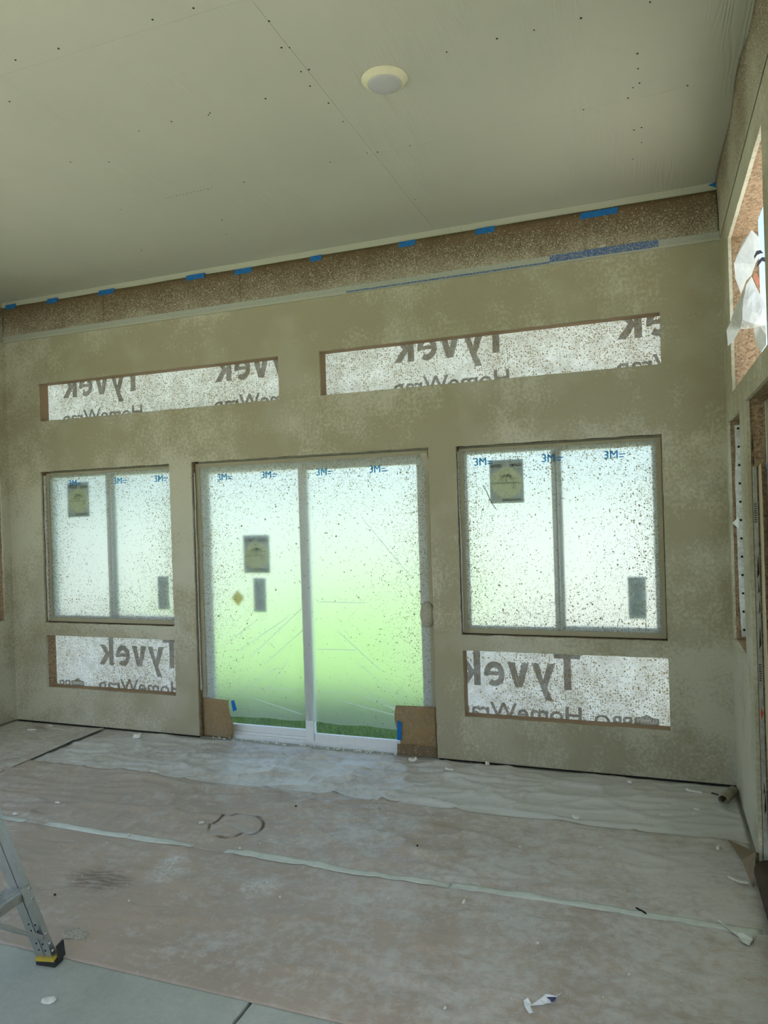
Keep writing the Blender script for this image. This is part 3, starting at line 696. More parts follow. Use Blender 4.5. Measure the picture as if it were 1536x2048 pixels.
# narrow window in the right wall beside the corner (seen edge on)
def side_window(name, h, sx, xw, label, film_label):
    y0, y1, z0, z1 = h
    f = lambda a, w: xw + sx * w
    root = thing(name, label, 'window', (f(0, .06), (y0 + y1) / 2, z0), kind='structure')
    def sbox(b, w0, w1, a0, a1, c0, c1): return b.box(min(f(0, w0), f(0, w1)), max(f(0, w0), f(0, w1)), a0, a1, c0, c1)
    Y0, Y1, Z0, Z1 = y0 + .01, y1 - .01, z0 + .01, z1 - .01
    b = MB()
    for a in ((Y0, Y0 + .032, Z0, Z1), (Y1 - .032, Y1, Z0, Z1), (Y0 + .032, Y1 - .032, Z0, Z0 + .032), (Y0 + .032, Y1 - .032, Z1 - .032, Z1)): sbox(b, .085, .135, *a)
    b.build('frame', VINYL, root, bevel=.003)
    b = MB()
    for a in ((y0 - .05, y0 + .02, z0 - .05, z1 + .05), (y1 - .02, y1 + .05, z0 - .05, z1 + .05), (y0 + .02, y1 - .02, z0 - .05, z0 + .02), (y0 + .02, y1 - .02, z1 - .02, z1 + .05)): sbox(b, .1165, .119, *a)
    b.build('nail_fin', FLANGE, root)
    sbox(MB(), .10, .103, Y0 + .03, Y1 - .03, Z0 + .03, Z1 - .03).build('glass_pane', GLASS, root)
    fo = thing('masking_film', film_label, 'masking film', (f(0, .08), (y0 + y1) / 2, z0))
    mt = m_film('film_' + name, y0, y1, z0, z1, plane='yz')
    sbox(MB(), .080, .081, y0 + .004, y1 - .004, z0 + .004, z1 - .012).build('sheet', mt, fo)
    return root, f
win3, f3 = side_window('window_3', R_NW, 1, XR, 'narrow window opening in the right wall beside the corner', 'sprayed masking film in the narrow right-wall window')
win4, f4 = side_window('window_4', L_W, -1, 0.0, 'window in the left wall, only its edge in view', 'sprayed masking film over the left-wall window')
# perforated metal strip on the far jamb of the narrow opening
y1 = R_NW[1]
def jamb_in(z): return .037 - .006 * math.sin((z - 1.0) * 3.0) + .006 * noise.noise(Vector((z * 6, 0, 0)))
zs_ = [R_NW[2] + .01 + i * (R_NW[3] - R_NW[2] - .03) / 60 for i in range(61)]
st = MB()
vs = [(XR + jamb_in(z), y1 - .004, z) for z in zs_] + [(XR + .114, y1 - .004, z) for z in zs_]
st.add(vs, [(i, i + 1, 61 + i + 1, 61 + i) for i in range(60)])
ps = st.build('perforated_strip', plain('galvanized', (0.66, 0.67, 0.66), .35, .5, .3, var=.25, sc=40), win3, solid=.0012)
hl = MB()
for k in range(23):
    z = R_NW[2] + .05 + k * .051; xx = XR + (.072 if k % 2 else .054)
    hl.cyl((xx, y1 - .0048, z), (xx, y1 - .0062, z), .0068, n=10)
hl.build('holes', DARK, ps, kind='stuff')
MB().prism([(XR + .010, y1 - .012, 1.525), (XR + .043, y1 - .010, 1.56), (XR + .043, y1 - .010, 1.49)], (0, .0015, 0)).build('foil_scrap', plain('foil', (0.8, 0.82, 0.82), .3, .6), win3)

# sliding door in the right wall, wrapped in paper and film
d2 = thing('door_2', 'paper-masked sliding door in the right wall', 'door', (XR + .08, (R_D[0] + R_D[1]) / 2, 0), kind='structure')
y0, y1, z0, z1 = R_D
b = MB().box(XR + .075, XR + .15, y0 + .012, y0 + .05, 0, z1 - .012).box(XR + .075, XR + .15, y1 - .05, y1 - .012, 0, z1 - .012).box(XR + .075, XR + .15, y0 + .05, y1 - .05, z1 - .05, z1 - .012).box(XR + .085, XR + .15, y0 + .05, y1 - .05, 0, .04)
b.build('frame', VINYL, d2, bevel=.003)
MB().box(XR + .1165, XR + .119, y1 - .012, y1 + .05, 0, z1 + .05).box(XR + .1165, XR + .119, y0 - .05, y0 + .012, 0, z1 + .05).box(XR + .1165, XR + .119, y0, y1, z1 - .012, z1 + .05).build('nail_fin', FLANGE, d2)
MB().box(XR + .10, XR + .104, y0 + .04, y1 - .04, .04, z1 - .04).build('glass_pane', GLASS, d2)
# grey flashing strip with black and red print down the far jamb
fsm = plain('flashing_grey', (0.33, 0.335, 0.29), .6, .3, var=.25)
fs = MB().box(XR + .018, XR + .036, y1 - .006, y1 - .003, .02, 1.80).build('flashing_strip', fsm, d2)
fs['label'] = 'grey flashing strip with black and red print'
b = MB()
for z, h_, a, c in ((1.86, .10, .030, .042), (1.80, .05, .033, .040), (1.30, .10, .040, .058), (1.23, .05, .044, .056), (1.14, .06, .048, .057), (.98, .11, .040, .056), (.33, .05, .040, .050), (.24, .10, .042, .058)):
    a = .020 + (a - .030) * .5; c = .020 + (c - .030) * .5
    b.prism([(XR + a, y1 - .0075, z), (XR + c, y1 - .0075, z + h_ * .2), (XR + c - .003, y1 - .0075, z + h_), (XR + a + .004, y1 - .0075, z + h_ * .85)], (0, .0012, 0))
for k in range(9): b.box(XR + .021, XR + .031, y1 - .0075, y1 - .0063, 1.55 + k * .010, 1.554 + k * .010)
for k in range(8): b.box(XR + .021, XR + .031, y1 - .0075, y1 - .0063, .84 + k * .010, .844 + k * .010)
b.build('black_print', DARK, fs, kind='stuff')
MB().prism([(XR + .024, y1 - .0076, .66), (XR + .033, y1 - .0076, .69), (XR + .032, y1 - .0076, .70), (XR + .024, y1 - .0076, .72)], (0, .0012, 0)).build('red_print', plain('red_print', (0.5, 0.05, 0.02), .6), fs)
KSTRIP = m_kraft('kraft_side', (0.52, 0.42, 0.27), 0, 1, 0, 2.2, plane='yz', dens=(.35, .5))
def fn(u, v):
    z = .14 + v * 1.66; q = noise.noise(Vector((u * 4, z * 2.5, 4)))
    return Vector((XR + .040 - .026 * u + .004 * q, y1 - .030 - u * .30 + .004 * q, z))
kp = MB().grid(fn, 10, 60).build('masking_paper', KSTRIP, smooth=True, solid=.001)
tag(kp, 'upright brown paper strip masking the edge of the right door', 'masking paper')
mt = m_film('film_door2', R_D[0], R_D[1], .06, R_D[3], plane='yz', solid=.3)
fo = thing('masking_film', 'bunched plastic film at the top of the right door', 'masking film', (XR + .06, -1.85, .05))
def fn(u, v):
    z = .14 + v * (R_D[3] - .155); y = R_D[1] - .055 - u * (R_D[1] - R_D[0] - .06)
    return Vector((XR + .073 + .001 * abs(noise.noise(Vector((y * 16, z * 3, 2)))), y, z))
MB().grid(fn, 60, 40).build('sheet', mt, fo, smooth=True, solid=.001)
q = at(1530, 918, 0, XR + .004)
bt = MB().grid(lambda u, v: Vector((XR + .006 + .004 * u, -1.50 - u * .10, 1.72 + v * .075 - u * .03)), 4, 4).build('blue_tape', BLUE, solid=.0006)
tag(bt, 'blue tape piece on the brown paper strip of the right door', 'tape')

# ------------------------------------------------------------------ masking paper round the top of the walls
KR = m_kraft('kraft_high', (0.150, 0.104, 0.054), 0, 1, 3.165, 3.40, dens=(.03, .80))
sx = [0.004, 1.042, 2.256, 3.51, 4.657, XR - .004]
names = ['leftmost brown masking paper length under the ceiling', 'second brown masking paper length from the left wall', 'middle brown masking paper length above the sliding door', 'second brown masking paper length from the right corner', 'brown masking paper length at the right corner under the ceiling']
for i in range(5):
    a, b_ = sx[i], sx[i + 1] + (.02 if i < 4 else 0)
    def fn(u, v, a=a, b_=b_, i=i):
        x = a + u * (b_ - a); z = 3.168 + v * (3.425 - 3.168 + .004 * noise.noise(Vector((x * 2, 0, 0))))
        return Vector((x, -.0225 - .002 * (i % 2) - .0025 * noise.noise(Vector((x * 6, z * 7, i))) - .001, z))
    o = MB().grid(fn, 50, 8).build('masking_paper', KR, smooth=True, solid=.0005)
    tag(o, names[i], 'masking paper', 'paper lengths masking the top of the back wall')
# tape run holding the lower edge: sprayed grey at the left, blue showing through at the right
TGREY = m_spraytape('tape_sprayed', (0.30, 0.33, 0.29), .75); TBLUE = m_spraytape('tape_blue_sprayed', (0.03, 0.10, 0.27), .38)
def run(x0, x1, z0, z1, mat, label, y=-.027):
    o = MB().grid(lambda u, v: Vector((x0 + u * (x1 - x0), y - .001 * noise.noise(Vector((u * 40, v * 2, 1))), z0 + v * (z1 - z0) + .0015 * noise.noise(Vector((u * 30, 3, 1))))), 60, 2).build('tape_run', mat, solid=.0008)
    tag(o, label, 'tape')
run(.006, 4.46, 3.150, 3.186, TGREY, 'long sprayed-over tape strip along the lower edge of the high paper')
run(4.46, 5.085, 3.146, 3.190, TBLUE, 'speckled blue tape strip low on the high paper near the right corner', -.0285)
run(5.085, XR - .004, 3.150, 3.186, TGREY, 'short sprayed tape strip at the right corner', -.0275)
run(3.10, 4.46, 3.142, 3.152, TBLUE, 'thin line of blue tape under the sprayed strip', -.0290)
MB().box(0.0, XR, -.022, 0, 3.139, 3.40).build('header_board', CEIL, wb)
# small blue tabs along the top
tabs = [((10, 613), (31, 611)), ((93, 602), (115, 598)), ((196, 585), (228, 580)), ((371, 555), (409, 549)), ((468, 544), (503, 537)), ((619, 518), (643, 512)), ((797, 489), (831, 482)), ((949, 463), (989, 455)), ((1159, 432), (1235, 417))]
order = ['first', 'second', 'third', 'fourth', 'fifth', 'sixth', 'seventh', 'eighth']
for i, (a, b_) in enumerate(tabs):
    p0, p1 = at(*a, 1, -.028), at(*b_, 1, -.028); zc = (p0.z + p1.z) / 2 - .004; rd = random.Random(i)
    o = MB().add([(p0.x, -.0285, zc - .021), (p1.x - rd.uniform(0, .01), -.0285, zc - .020), (p1.x + .004, -.0285, zc + .017), (p0.x + .008, -.0285, zc + .016)], [(0, 1, 2, 3)]).build('blue_tape', BLUE, solid=.0008)
    lab = 'longest blue tape tab, highest along the paper edge' if i == 8 else f'{order[i]} blue tape tab from the left along the high paper edge'
    tag(o, lab, 'tape', 'blue tabs holding the high masking paper')
bt = MB().prism([(XR - .055, -.030, 3.455), (XR - .012, -.030, 3.468), (XR - .012, -.030, 3.435)], (0, .0015, 0)).build('blue_tape', BLUE); tag(bt, 'folded blue tape corner in the right ceiling corner', 'tape')
# side wall papers
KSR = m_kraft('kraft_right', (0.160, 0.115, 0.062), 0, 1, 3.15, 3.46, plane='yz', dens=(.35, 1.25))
def fn(u, v):
    y = -.030 - u * 3.6; top = ZC - .006 - .035 * max(0, noise.noise(Vector((y * 1.7, 3, 1)))) - (.05 if y < -1.25 else 0) * min(1, (-1.25 - y) * 3)
    z = 3.14 + v * (top - 3.14)
    return Vector((XR - .003 - .030 * v * v * (.4 + noise.noise(Vector((y * 2.2, 1, 1)))), y, z))
o = MB().grid(fn, 120, 8).build('masking_paper', KSR, smooth=True, solid=.0006); tag(o, 'spray-frosted paper along the top of the right wall', 'masking paper')
def fn(u, v):
    y = -.028 - u * 3.0; z = 3.14 + v * .28
    return Vector((.012 + .006 * v, y, z))
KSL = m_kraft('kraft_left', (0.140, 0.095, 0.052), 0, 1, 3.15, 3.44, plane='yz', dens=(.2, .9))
o = MB().grid(fn, 60, 6).build('masking_paper', KSL, solid=.0006); tag(o, 'brown paper along the top of the left wall', 'masking paper')

# paper shields taped over the door's lower corners
KD = m_kraft('kraft_door', (0.48, 0.315, 0.14), 0, 1, -.15, .40, trans=.42, dens=(.35, .6))
KD2 = m_kraft('kraft_door_fold', (0.20, 0.135, 0.07), 0, 1, -.1, .2, trans=.05, dens=(.1, .3))
def shield(x0, x1, z1_, lab, flip):
    def fn(u, v):
        x = x0 + u * (x1 - x0); z = .004 + v * (z1_ - .004)
        e_ = (u if not flip else 1 - u)
        x += (.018 * math.sin(v * 5.5 + (.5 if flip else 0)) * e_ )
        return Vector((x, .040 - .020 * e_ * e_ * (.5 + v * .5) + .004 * noise.noise(Vector((x * 9, z * 9, 3))), z))
    o = MB().grid(fn, 16, 20).build('paper_shield', KD, smooth=True, solid=.0005); tag(o, lab, 'masking paper'); return o
shield(1.800, 2.052, .292, 'brown paper shield on the left lower corner of the back door', False)
sh2 = shield(3.352, 3.622, .338, 'brown paper shield on the right lower corner of the back door', True)
MB().grid(lambda u, v: Vector((3.350 + u * .270, .016 + .02 * u, .003 + v * (.078 - .012 * u))), 8, 4).build('lower_fold', KD2, sh2, solid=.0006)
for (pts, lab) in (([(462, 1402), (468, 1400), (474, 1420), (466, 1423)], 'short blue tape piece on the left paper shield of the back door'), ([(795, 1441), (803, 1445), (803, 1481), (794, 1480)], 'upright blue tape piece on the right paper shield of the back door')):
    o = MB().add([at(a, b_, 1, .012) for a, b_ in pts], [(0, 1, 2, 3)]).build('blue_tape', BLUELIT, solid=.0008); tag(o, lab, 'tape')
# dry sprig stuck on the right window film, pointed scrap of caulk at the door's top corner
o = MB().tube([at(a, b_, 1, .046) for a, b_ in ((966, 972), (973, 982), (979, 997), (986, 1010), (992, 1018))], .0022, 6).build('sprig', DARK); tag(o, 'thin dark sprig stuck to the right window film', 'sprig')
o = MB().add([at(a, b_, 1, .030) for a, b_ in ((840, 906), (853, 903), (859, 925), (857, 950), (851, 946))], [(0, 1, 2, 3, 4)]).build('film_scrap', plain('film_scrap', (0.40, 0.37, 0.28), .6), solid=.003); tag(o, 'wrinkled pointed scrap at the top right corner of the back door', 'scrap')
# torn film edges and tape shreds along the openings' left sides
SHRED = plain('shred', (0.50, 0.47, 0.42), .6, var=.2)
def shreds(x, z0, z1, lab, seed):
    vs = []; n = 44
    for i in range(n + 1):
        z = z0 + (z1 - z0) * i / n
        w = .0065 + .006 * noise.noise(Vector((z * 9, seed, 0))) + .002 * noise.noise(Vector((z * 30, seed, 3)))
        c = x + .008 + .004 * noise.noise(Vector((z * 4, seed, 7)))
        vs += [(c - max(.001, w) / 2, .022, z), (c + max(.001, w) / 2, .034, z)]
    o = MB().add(vs, [(2 * i, 2 * i + 1, 2 * i + 3, 2 * i + 2) for i in range(n)]).build('torn_tape', SHRED, solid=.0008); tag(o, lab, 'tape')
shreds(H_D[0], .35, 1.98, 'torn pale tape shred down the left edge of the back door', 1)
shreds(H_WL[0], .87, 1.95, 'torn pale tape shred down the left edge of the left window', 2)
shreds(H_WR[0], .86, 1.60, 'torn pale tape shred down the left edge of the right window', 3)

# ------------------------------------------------------------------ open upper hole in the right wall: torn wrap
TORN = m_thin('torn_wrap', (0.74, 0.75, 0.71), .35)
def torn(name, pts, lab, faces):
    vs = [at(px, py, 1, y) for px, py, y in pts]
    me = bpy.data.meshes.new(name); me.from_pydata(vs, [], faces); me.update()
    bm = bmesh.new(); bm.from_mesh(me); bmesh.ops.subdivide_edges(bm, edges=bm.edges[:], cuts=3, use_grid_fill=True, smooth=.3)
    for q in bm.verts: q.co += Vector((.003, .006, 0)) * noise.noise(q.co * 14)
    bm.to_mesh(me); bm.free()
    base = min(vs, key=lambda q: q.z).copy()
    for q in me.vertices: q.co -= base
    o = fin(name, me, TORN, None, base, solid=.0008); o.location = base
    tag(o, lab, 'house wrap'); return o
t1 = torn('torn_house_wrap', [(1503, 460, -.75), (1488, 478, -.78), (1475, 510, -.85), (1468, 527, -.90), (1471, 557, -.90), (1481, 588, -.85), (1492, 562, -.85), (1503, 550, -.82), (1510, 527, -.80), (1522, 508, -.70), (1520, 478, -.66)],
     'shaded torn flap of white wrap inside the open upper hole', [(0, 1, 2), (0, 2, 8), (0, 8, 9), (0, 9, 10), (2, 3, 8), (3, 4, 7), (3, 7, 8), (4, 5, 6), (4, 6, 7)])
torn('torn_house_wrap', [(1503, 553, -.92), (1492, 570, -.97), (1463, 636, -1.02), (1453, 661, -1.05), (1455, 692, -1.06), (1468, 680, -1.05), (1481, 658, -1.04), (1500, 657, -1.0), (1530, 648, -.98), (1530, 610, -.95), (1518, 585, -.92), (1485, 640, -1.10), (1508, 648, -1.08)],
     'hanging white cone of torn wrap drooping out of the upper hole', [(0, 1, 10), (1, 2, 11), (1, 11, 10), (10, 11, 12), (10, 12, 9), (9, 12, 8), (12, 7, 8), (11, 7, 12), (11, 6, 7), (2, 6, 11), (2, 3, 6), (3, 4, 5), (3, 5, 6)])
for pts in ([(1508, 512), (1513, 502), (1521, 500), (1527, 506), (1521, 507), (1514, 510), (1509, 518)], [(1513, 535), (1516, 522), (1524, 514), (1531, 515), (1531, 524), (1524, 522), (1518, 530)]):
    MB().prism([at(a, b_, 1, -.86) for a, b_ in pts], (0, .001, 0)).build('black_stripe', plain('stripe_ink', (0.03, 0.03, 0.05), .5), t1)
MB().prism([at(1506, 552, 1, -.80), at(1513, 545, 1, -.80), at(1519, 560, 1, -.80), at(1517, 580, 1, -.80)], (0, .001, 0)).build('red_stripe', m_thin('stripe_red', (0.75, 0.36, 0.24), .4), t1)
torn('torn_house_wrap', [(1508, 655, -.62), (1531, 650, -.62), (1533, 690, -.70), (1522, 705, -.66), (1512, 690, -.60)], 'leftover patch of white wrap at the sill of the upper hole', [(0, 1, 2, 3, 4)])

# ------------------------------------------------------------------ ceiling light
lp = Vector((4.000, -1.690, ZC))
lt = thing('ceiling_light', 'round cream disc light fitting, switched off, on the ceiling', 'ceiling light', lp)
def lathe(prof, c, n=48):
    m_ = MB(); vs = []
    for r, z in prof: vs += [c + Vector((r * math.cos(2 * math.pi * k / n), r * math.sin(2 * math.pi * k / n), z)) for k in range(n)]
    fs_ = [(j * n + k, j * n + (k + 1) % n, (j + 1) * n + (k + 1) % n, (j + 1) * n + k) for j in range(len(prof) - 1) for k in range(n)]
    return m_.add(vs, fs_)
lathe([(.098, 0), (.099, -.003), (.096, -.006), (.078, -.018), (.074, -.021), (.070, -.021), (.070, -.010)], lp).build('trim_ring', plain('cream_ring', (0.62, 0.60, 0.40), .4, .4, var=.05), lt, smooth=True)
lathe([(.0715, -.019), (.0700, -.024), (.062, -.027), (.03, -.029), (.0005, -.0295)], lp).build('lens', plain('grey_lens', (0.40, 0.41, 0.38), .35, .5, var=.03), lt, smooth=True)

# ------------------------------------------------------------------ floor paper
def rid(x, y, a, b, s):
    return 1 - abs(noise.noise(Vector((x * a, y * b, s)))) * 2
def hB(x, y):
    amp = .017 * max(.15, min(1, 1.25 - abs(x - 3.1) * .35))
    h = max(0, rid(x + y * .35, y - x * .12, 2.2, 7.5, 1.3)) ** 4 * amp + max(0, rid(x - y * .5, y + x * .1, 3.5, 6.0, 8.3)) ** 5 * amp * .8 + .003 * (noise.noise(Vector((x * 1.2, y * 2.2, 5))) + .5)
    return h
def groove(x): return -.004 * math.exp(-((x - 3.678) / .012) ** 2)
def zA(x, y):
    k = max(0.0, min(1.0, (y + 2.452) / .22)); k = k * k * (3 - 2 * k)
    return .0022 + .0023 * k + hB(x, y) * .55 * k  + groove(x) + .004 * max(0, math.sin((y - x * .12) * 130)) * math.exp(-(((x - 2.585) / .13) ** 2 + ((y + 1.945) / .075) ** 2))
def zB(x, y):
    k = max(0.0, min(1.0, (y + 1.55) / .16)); k = k * k * (3 - 2 * k)
    return (zA(x, y) + .0012) * (1 - k) + (.0065 + hB(x, y) + groove(x)) * k
def zC(x, y):
    z = .0040 + hB(x, y) * 1.25 * min(1, .35 - y * 6) + groove(x) * .6
    k = max(0.0, min(1.0, (y + .74) / .10)); k = k * k * (3 - 2 * k)
    return min(zB(x, y) - .0025, z) * (1 - k) + z * k
def sheet(name, x0, x1, y0, y1, zf, mat, lab, step=.018, edge=None):
    nu, nv = int((x1 - x0) / step), int((y1 - y0) / step)
    def fn(u, v):
        x, y = x0 + u * (x1 - x0), y0 + v * (y1 - y0)
        if edge: y += edge(x) * (v ** 3)
        return Vector((x, y, zf(x, y)))
    o = MB().grid(fn, nu, nv).build(name, mat, smooth=True, solid=.0006); tag(o, lab, 'floor paper'); return o
PA, PB, PC = m_floorpaper('floor_paper_near', .0, True), m_floorpaper('floor_paper_mid', .12, True), m_floorpaper('floor_paper_dusty_sheen', .62)  # dusty one also carries window sheen in its pale, bluish colour
sheet('floor_paper', .95, XR - .012, -.80, -.012, zC, PC, 'dusty pale floor paper strip along the back wall, window sheen in its colour')
sheet('floor_paper', .55, XR - .016, -1.552, -.755, zB, PB, 'wrinkled brown floor paper in the middle, between pale strip and tape line', edge=lambda x: .03 * noise.noise(Vector((x * 1.1, 0, 2))))
sheet('floor_paper', .70, XR - .016, -2.452, -1.500, zA, PA, 'nearest brown floor paper, from tape line to bare concrete')
def zD(x, y): return .012 + .004 * noise.noise(Vector((x * 4, y * 3, 2))) + .020 * math.exp(-((x - .93) / .05) ** 2) * (.55 + .45 * math.sin(y * 3 + 1)) * (1 if y < -.33 else max(0, .4))
sheet('floor_paper', .03, .93, -2.3, -.03, zD, m_floorpaper('floor_paper_left', .45), 'dusty floor paper by the left wall with a raised dark edge')
MB().grid(lambda u, v: Vector((.30 + u * .42, -.14 + v * .035 * (1 - u) - u * .06 + .01 * math.sin(u * 9), .028 + .010 * math.sin(u * 3.1) * v)), 20, 3).build('paper_curl', m_floorpaper('floor_paper_curl', .1), solid=.001)
tag(bpy.data.objects['paper_curl'], 'curled torn paper strip near the left back corner', 'paper scrap')

def zfloor(x, y):
    if y < -2.46: return 0.001
    if x < .95 : return zD(x, y) + .001
    if y < -1.56: return zA(x, y) + .001
    if y < -.77: return zB(x, y) + .001
    return zC(x, y) + .001
def ftape(x0, x1, y, lab, wdt=.044):
    n = int((x1 - x0) / .03) + 2
    def fn(u, v):
        x = x0 + u * (x1 - x0); yy = y + .006 * noise.noise(Vector((x * 2.0, 1, 1))) + (v - .5) * wdt + (.008 * (noise.noise(Vector((v * 5, x, 0)))) if u in (0, 1) else 0)
        return Vector((x, yy, (max(zA(x, yy), zB(x, yy)) if yy > -1.56 else zA(x, yy) + .0008) + .0020))
    o = MB().grid(fn, n, 4).build('masking_tape', MASKT, smooth=True, solid=.0006); tag(o, lab, 'tape', 'masking tape strips along the floor paper seam')
ftape(1.45, 1.727, -1.545, 'leftmost floor tape piece beside the ladder rail')
ftape(1.868, 2.812, -1.541, 'second floor tape strip from the ladder, shorter than its neighbour')
ftape(3.000, 4.128, -1.538, 'long middle floor tape strip ending in a torn split')
ftape(4.136, 5.352, -1.528, 'long floor tape strip running to the right wall')

# ------------------------------------------------------------------ debris on the floor
def y_on_paper(y): return y > -2.45
def chip(px, py, L, W_, Hh, ang, lab, name='plaster_chip', curl=0.0, mat=CHIP, group=None, seed=None, cat='debris', n=9):
    q = at(px, py, 2, .008); rd = random.Random(seed if seed is not None else int(px * 7 + py))
    z0 = max(zfloor(q.x + a * L * .4, q.y + c_ * L * .4) for a in (-1, 0, 1) for c_ in (-1, 0, 1)) if q.y > -2.40 else zfloor(q.x, q.y); pts = []
    for k in range(n):
        a = 2 * math.pi * k / n; r = rd.uniform(.72, 1.08)
        pts.append((math.copysign(abs(math.cos(a)) ** .7, math.cos(a)) * L / 2 * r, math.copysign(abs(math.sin(a)) ** .7, math.sin(a)) * W_ / 2 * r))
    vs = []; ca, sa = math.cos(ang), math.sin(ang)
    for lev in (0, 1):
        for (a, b_) in pts:
            k = .82 if lev else 1.0; zz = lev * Hh * rd.uniform(.75, 1.15) + curl * (abs(a) / (L / 2)) ** 2
            vs.append(Vector(((a * ca - b_ * sa) * k, (a * sa + b_ * ca) * k, zz)))
    me = bpy.data.meshes.new(name)
    cb, ct = Vector((0, 0, 0)), Vector((0, 0, Hh))
    vs += [cb, ct]; i0, i1 = 2 * n, 2 * n + 1
    fs_ = [(i0, (k + 1) % n, k) for k in range(n)] + [(i1, n + k, n + (k + 1) % n) for k in range(n)] + [(k, (k + 1) % n, n + (k + 1) % n, n + k) for k in range(n)]
    me.from_pydata(vs, [], fs_); me.update()
    z0 += .0004 if y_on_paper(q.y) else 0
    o = fin(name, me, mat, None, (q.x, q.y, z0)); o.location = (q.x, q.y, z0)
    return tag(o, lab, cat, group)
chip(825, 1527, .062, .022, .014, .3, 'curved white plaster chip in front of the right door corner', curl=.014)
chip(898, 1545, .070, .020, .010, -.35, 'white plaster sliver right of the door, near the wall foot', curl=.004)
chip(975, 1531, .034, .024, .020, 1.0, 'stubby white chip leaning at the wall foot under the right window')
chip(1388, 1584, .105, .042, .008, -.15, 'flat pale board offcut near the right back corner', 'board_offcut')
chip(1333, 1633, .085, .014, .006, .25, 'thin pale splinter on the dusty paper near the right corner')
chip(1260, 1569, .036, .018, .010, -.6, 'small pale chip at the wall foot under the right window')
chip(1395, 1622, .038, .014, .006, -.5, 'tiny pale flake nearest the corner paper roll')
chip(1386, 1630, .024, .014, .008, .2, 'tiny round pale crumb left of the corner paper roll')
chip(1152, 1645, .040, .018, .010, -.5, 'white chip on the edge between pale and brown paper', curl=.006)
chip(1437, 1700, .034, .018, .014, 1.2, 'white cork-shaped chip left of the folded brown flap')
chip(1477, 1766, .095, .020, .003, -.45, 'white paper sliver in front of the folded brown flap', 'paper_scrap', curl=.008, cat='paper scrap')
chip(275, 1478, .070, .040, .026, .4, 'crumbly plaster lump at the wall foot under the left window')
chip(308, 1549, .075, .012, .004, 0.05, 'narrow white strip lying on the pale paper left of centre', 'paper_scrap', cat='paper scrap')
chip(148, 1872, .110, .060, .018, .2, 'grey crumbled mortar patch right of the ladder foot', 'mortar_crumb', mat=plain('grey_mortar', (0.42, 0.40, 0.33), .9, .1, var=.3, sc=120, bump=.6), n=13)
chip(97, 2000, .050, .030, .010, .5, 'white chip on the bare concrete below the ladder foot', curl=.006)
chip(403, 1647, .032, .016, .008, .6, 'white chip left of the ring stain')
chip(928, 1808, .022, .012, .010, 1.3, 'small white crumb below the middle of the floor tape')
chip(100, 1453, .075, .030, .010, -.2, 'pale scrap by the wall in the left back corner')
chip(64, 1461, .090, .018, .008, .25, 'thin pale scrap lying nearest the left wall')
chip(115, 1610, .034, .014, .006, .1, 'white flake left of centre above the tape line')
chip(30, 1630, .034, .014, .006, .3, 'white flake near the left frame edge above the tape')
chip(1283, 1825, .060, .006, .006, -.7, 'dark bent twig above the right floor tape', 'twig', mat=DARK, cat='twig')
chip(1430, 1592, .050, .008, .006, -.5, 'dark sliver beside the corner paper roll', 'twig', mat=DARK, cat='twig')
for px, py, lab in ((592, 1620, 'black speck on the wrinkled paper right of the ring stain'), (835, 1700, 'black speck on the brown paper above the tape line'), (110, 1791, 'black speck left of the boot print')):
    chip(px, py, .011, .010, .006, 0, lab, 'black_speck', mat=DARK)
for px, py, lab in ((742, 1690, 'white crumb just above the middle of the long floor tape'), (777, 1797, 'pale crumb below the torn split in the floor tape'), (480, 1700, 'white crumb in the gap between two floor tape strips'), (215, 1690, 'white crumb under the second floor tape strip'), (1040, 1700, 'white crumb on the brown paper right of the black speck'), (1330, 1600, 'white crumb on pale paper between splinter and offcut'), (1200, 1700, 'white crumb on brown paper above the right floor tape'), (560, 1795, 'white crumb on near paper left of the dust smear'), (1075, 1887, 'white crumb on near paper above the navy scrap'), (1258, 1952, 'white crumb on near paper right of the navy scrap'), (258, 1805, 'white crumb right below the boot print'), (890, 2018, 'white crumb near the bottom frame edge left of the navy scrap')):
    chip(px, py, .013, .009, .005, px * .1, lab, 'plaster_crumb', n=6)
# torn scraps
def scrap(pts, lab, mat, extra=None, z=.006, lift=.012):
    vs = []
    for i, (a, b_) in enumerate(pts):
        q = at(a, b_, 2, .012); vs.append(Vector((q.x, q.y, zfloor(q.x, q.y) + .002 + lift * (.5 + .5 * math.sin(i * 2.1)))))
    base = sum(vs, Vector()) / len(vs); base.z = zfloor(base.x, base.y)
    me = bpy.data.meshes.new('paper_scrap'); me.from_pydata([q - base for q in vs], [], [tuple(range(len(vs)))]); me.update()
    bm = bmesh.new(); bm.from_mesh(me); bmesh.ops.triangulate(bm, faces=bm.faces[:]); bm.to_mesh(me); bm.free()
    o = fin('paper_scrap', me, mat, None, base, solid=.0008); o.location = base; tag(o, lab, 'paper scrap')
    return o
PWHITE = plain('torn_white', (0.80, 0.83, 0.85), .6, .3, var=.1, sc=60); PNAVY = plain('torn_navy', (0.05, 0.06, 0.14), .6, .3)
sc1 = scrap([(1047, 2003), (1056, 2000), (1063, 2008), (1080, 2001), (1092, 1996), (1112, 1992), (1124, 1989), (1114, 1998), (1106, 2006), (1094, 2008), (1086, 2013), (1076, 2009), (1060, 2013), (1066, 2028), (1058, 2025), (1049, 2014)], 'torn white and navy scrap low on the near floor paper', PWHITE, lift=.010)
b = MB(); 
vs = []
for a, c_ in ((1092, 1995), (1103, 1990), (1113, 1991), (1111, 2000), (1104, 2006), (1100, 1999)):
    q = at(a, c_, 2, .020); vs.append(q)
b.prism(vs, (0, 0, .0012)).build('navy_patch', PNAVY, sc1)
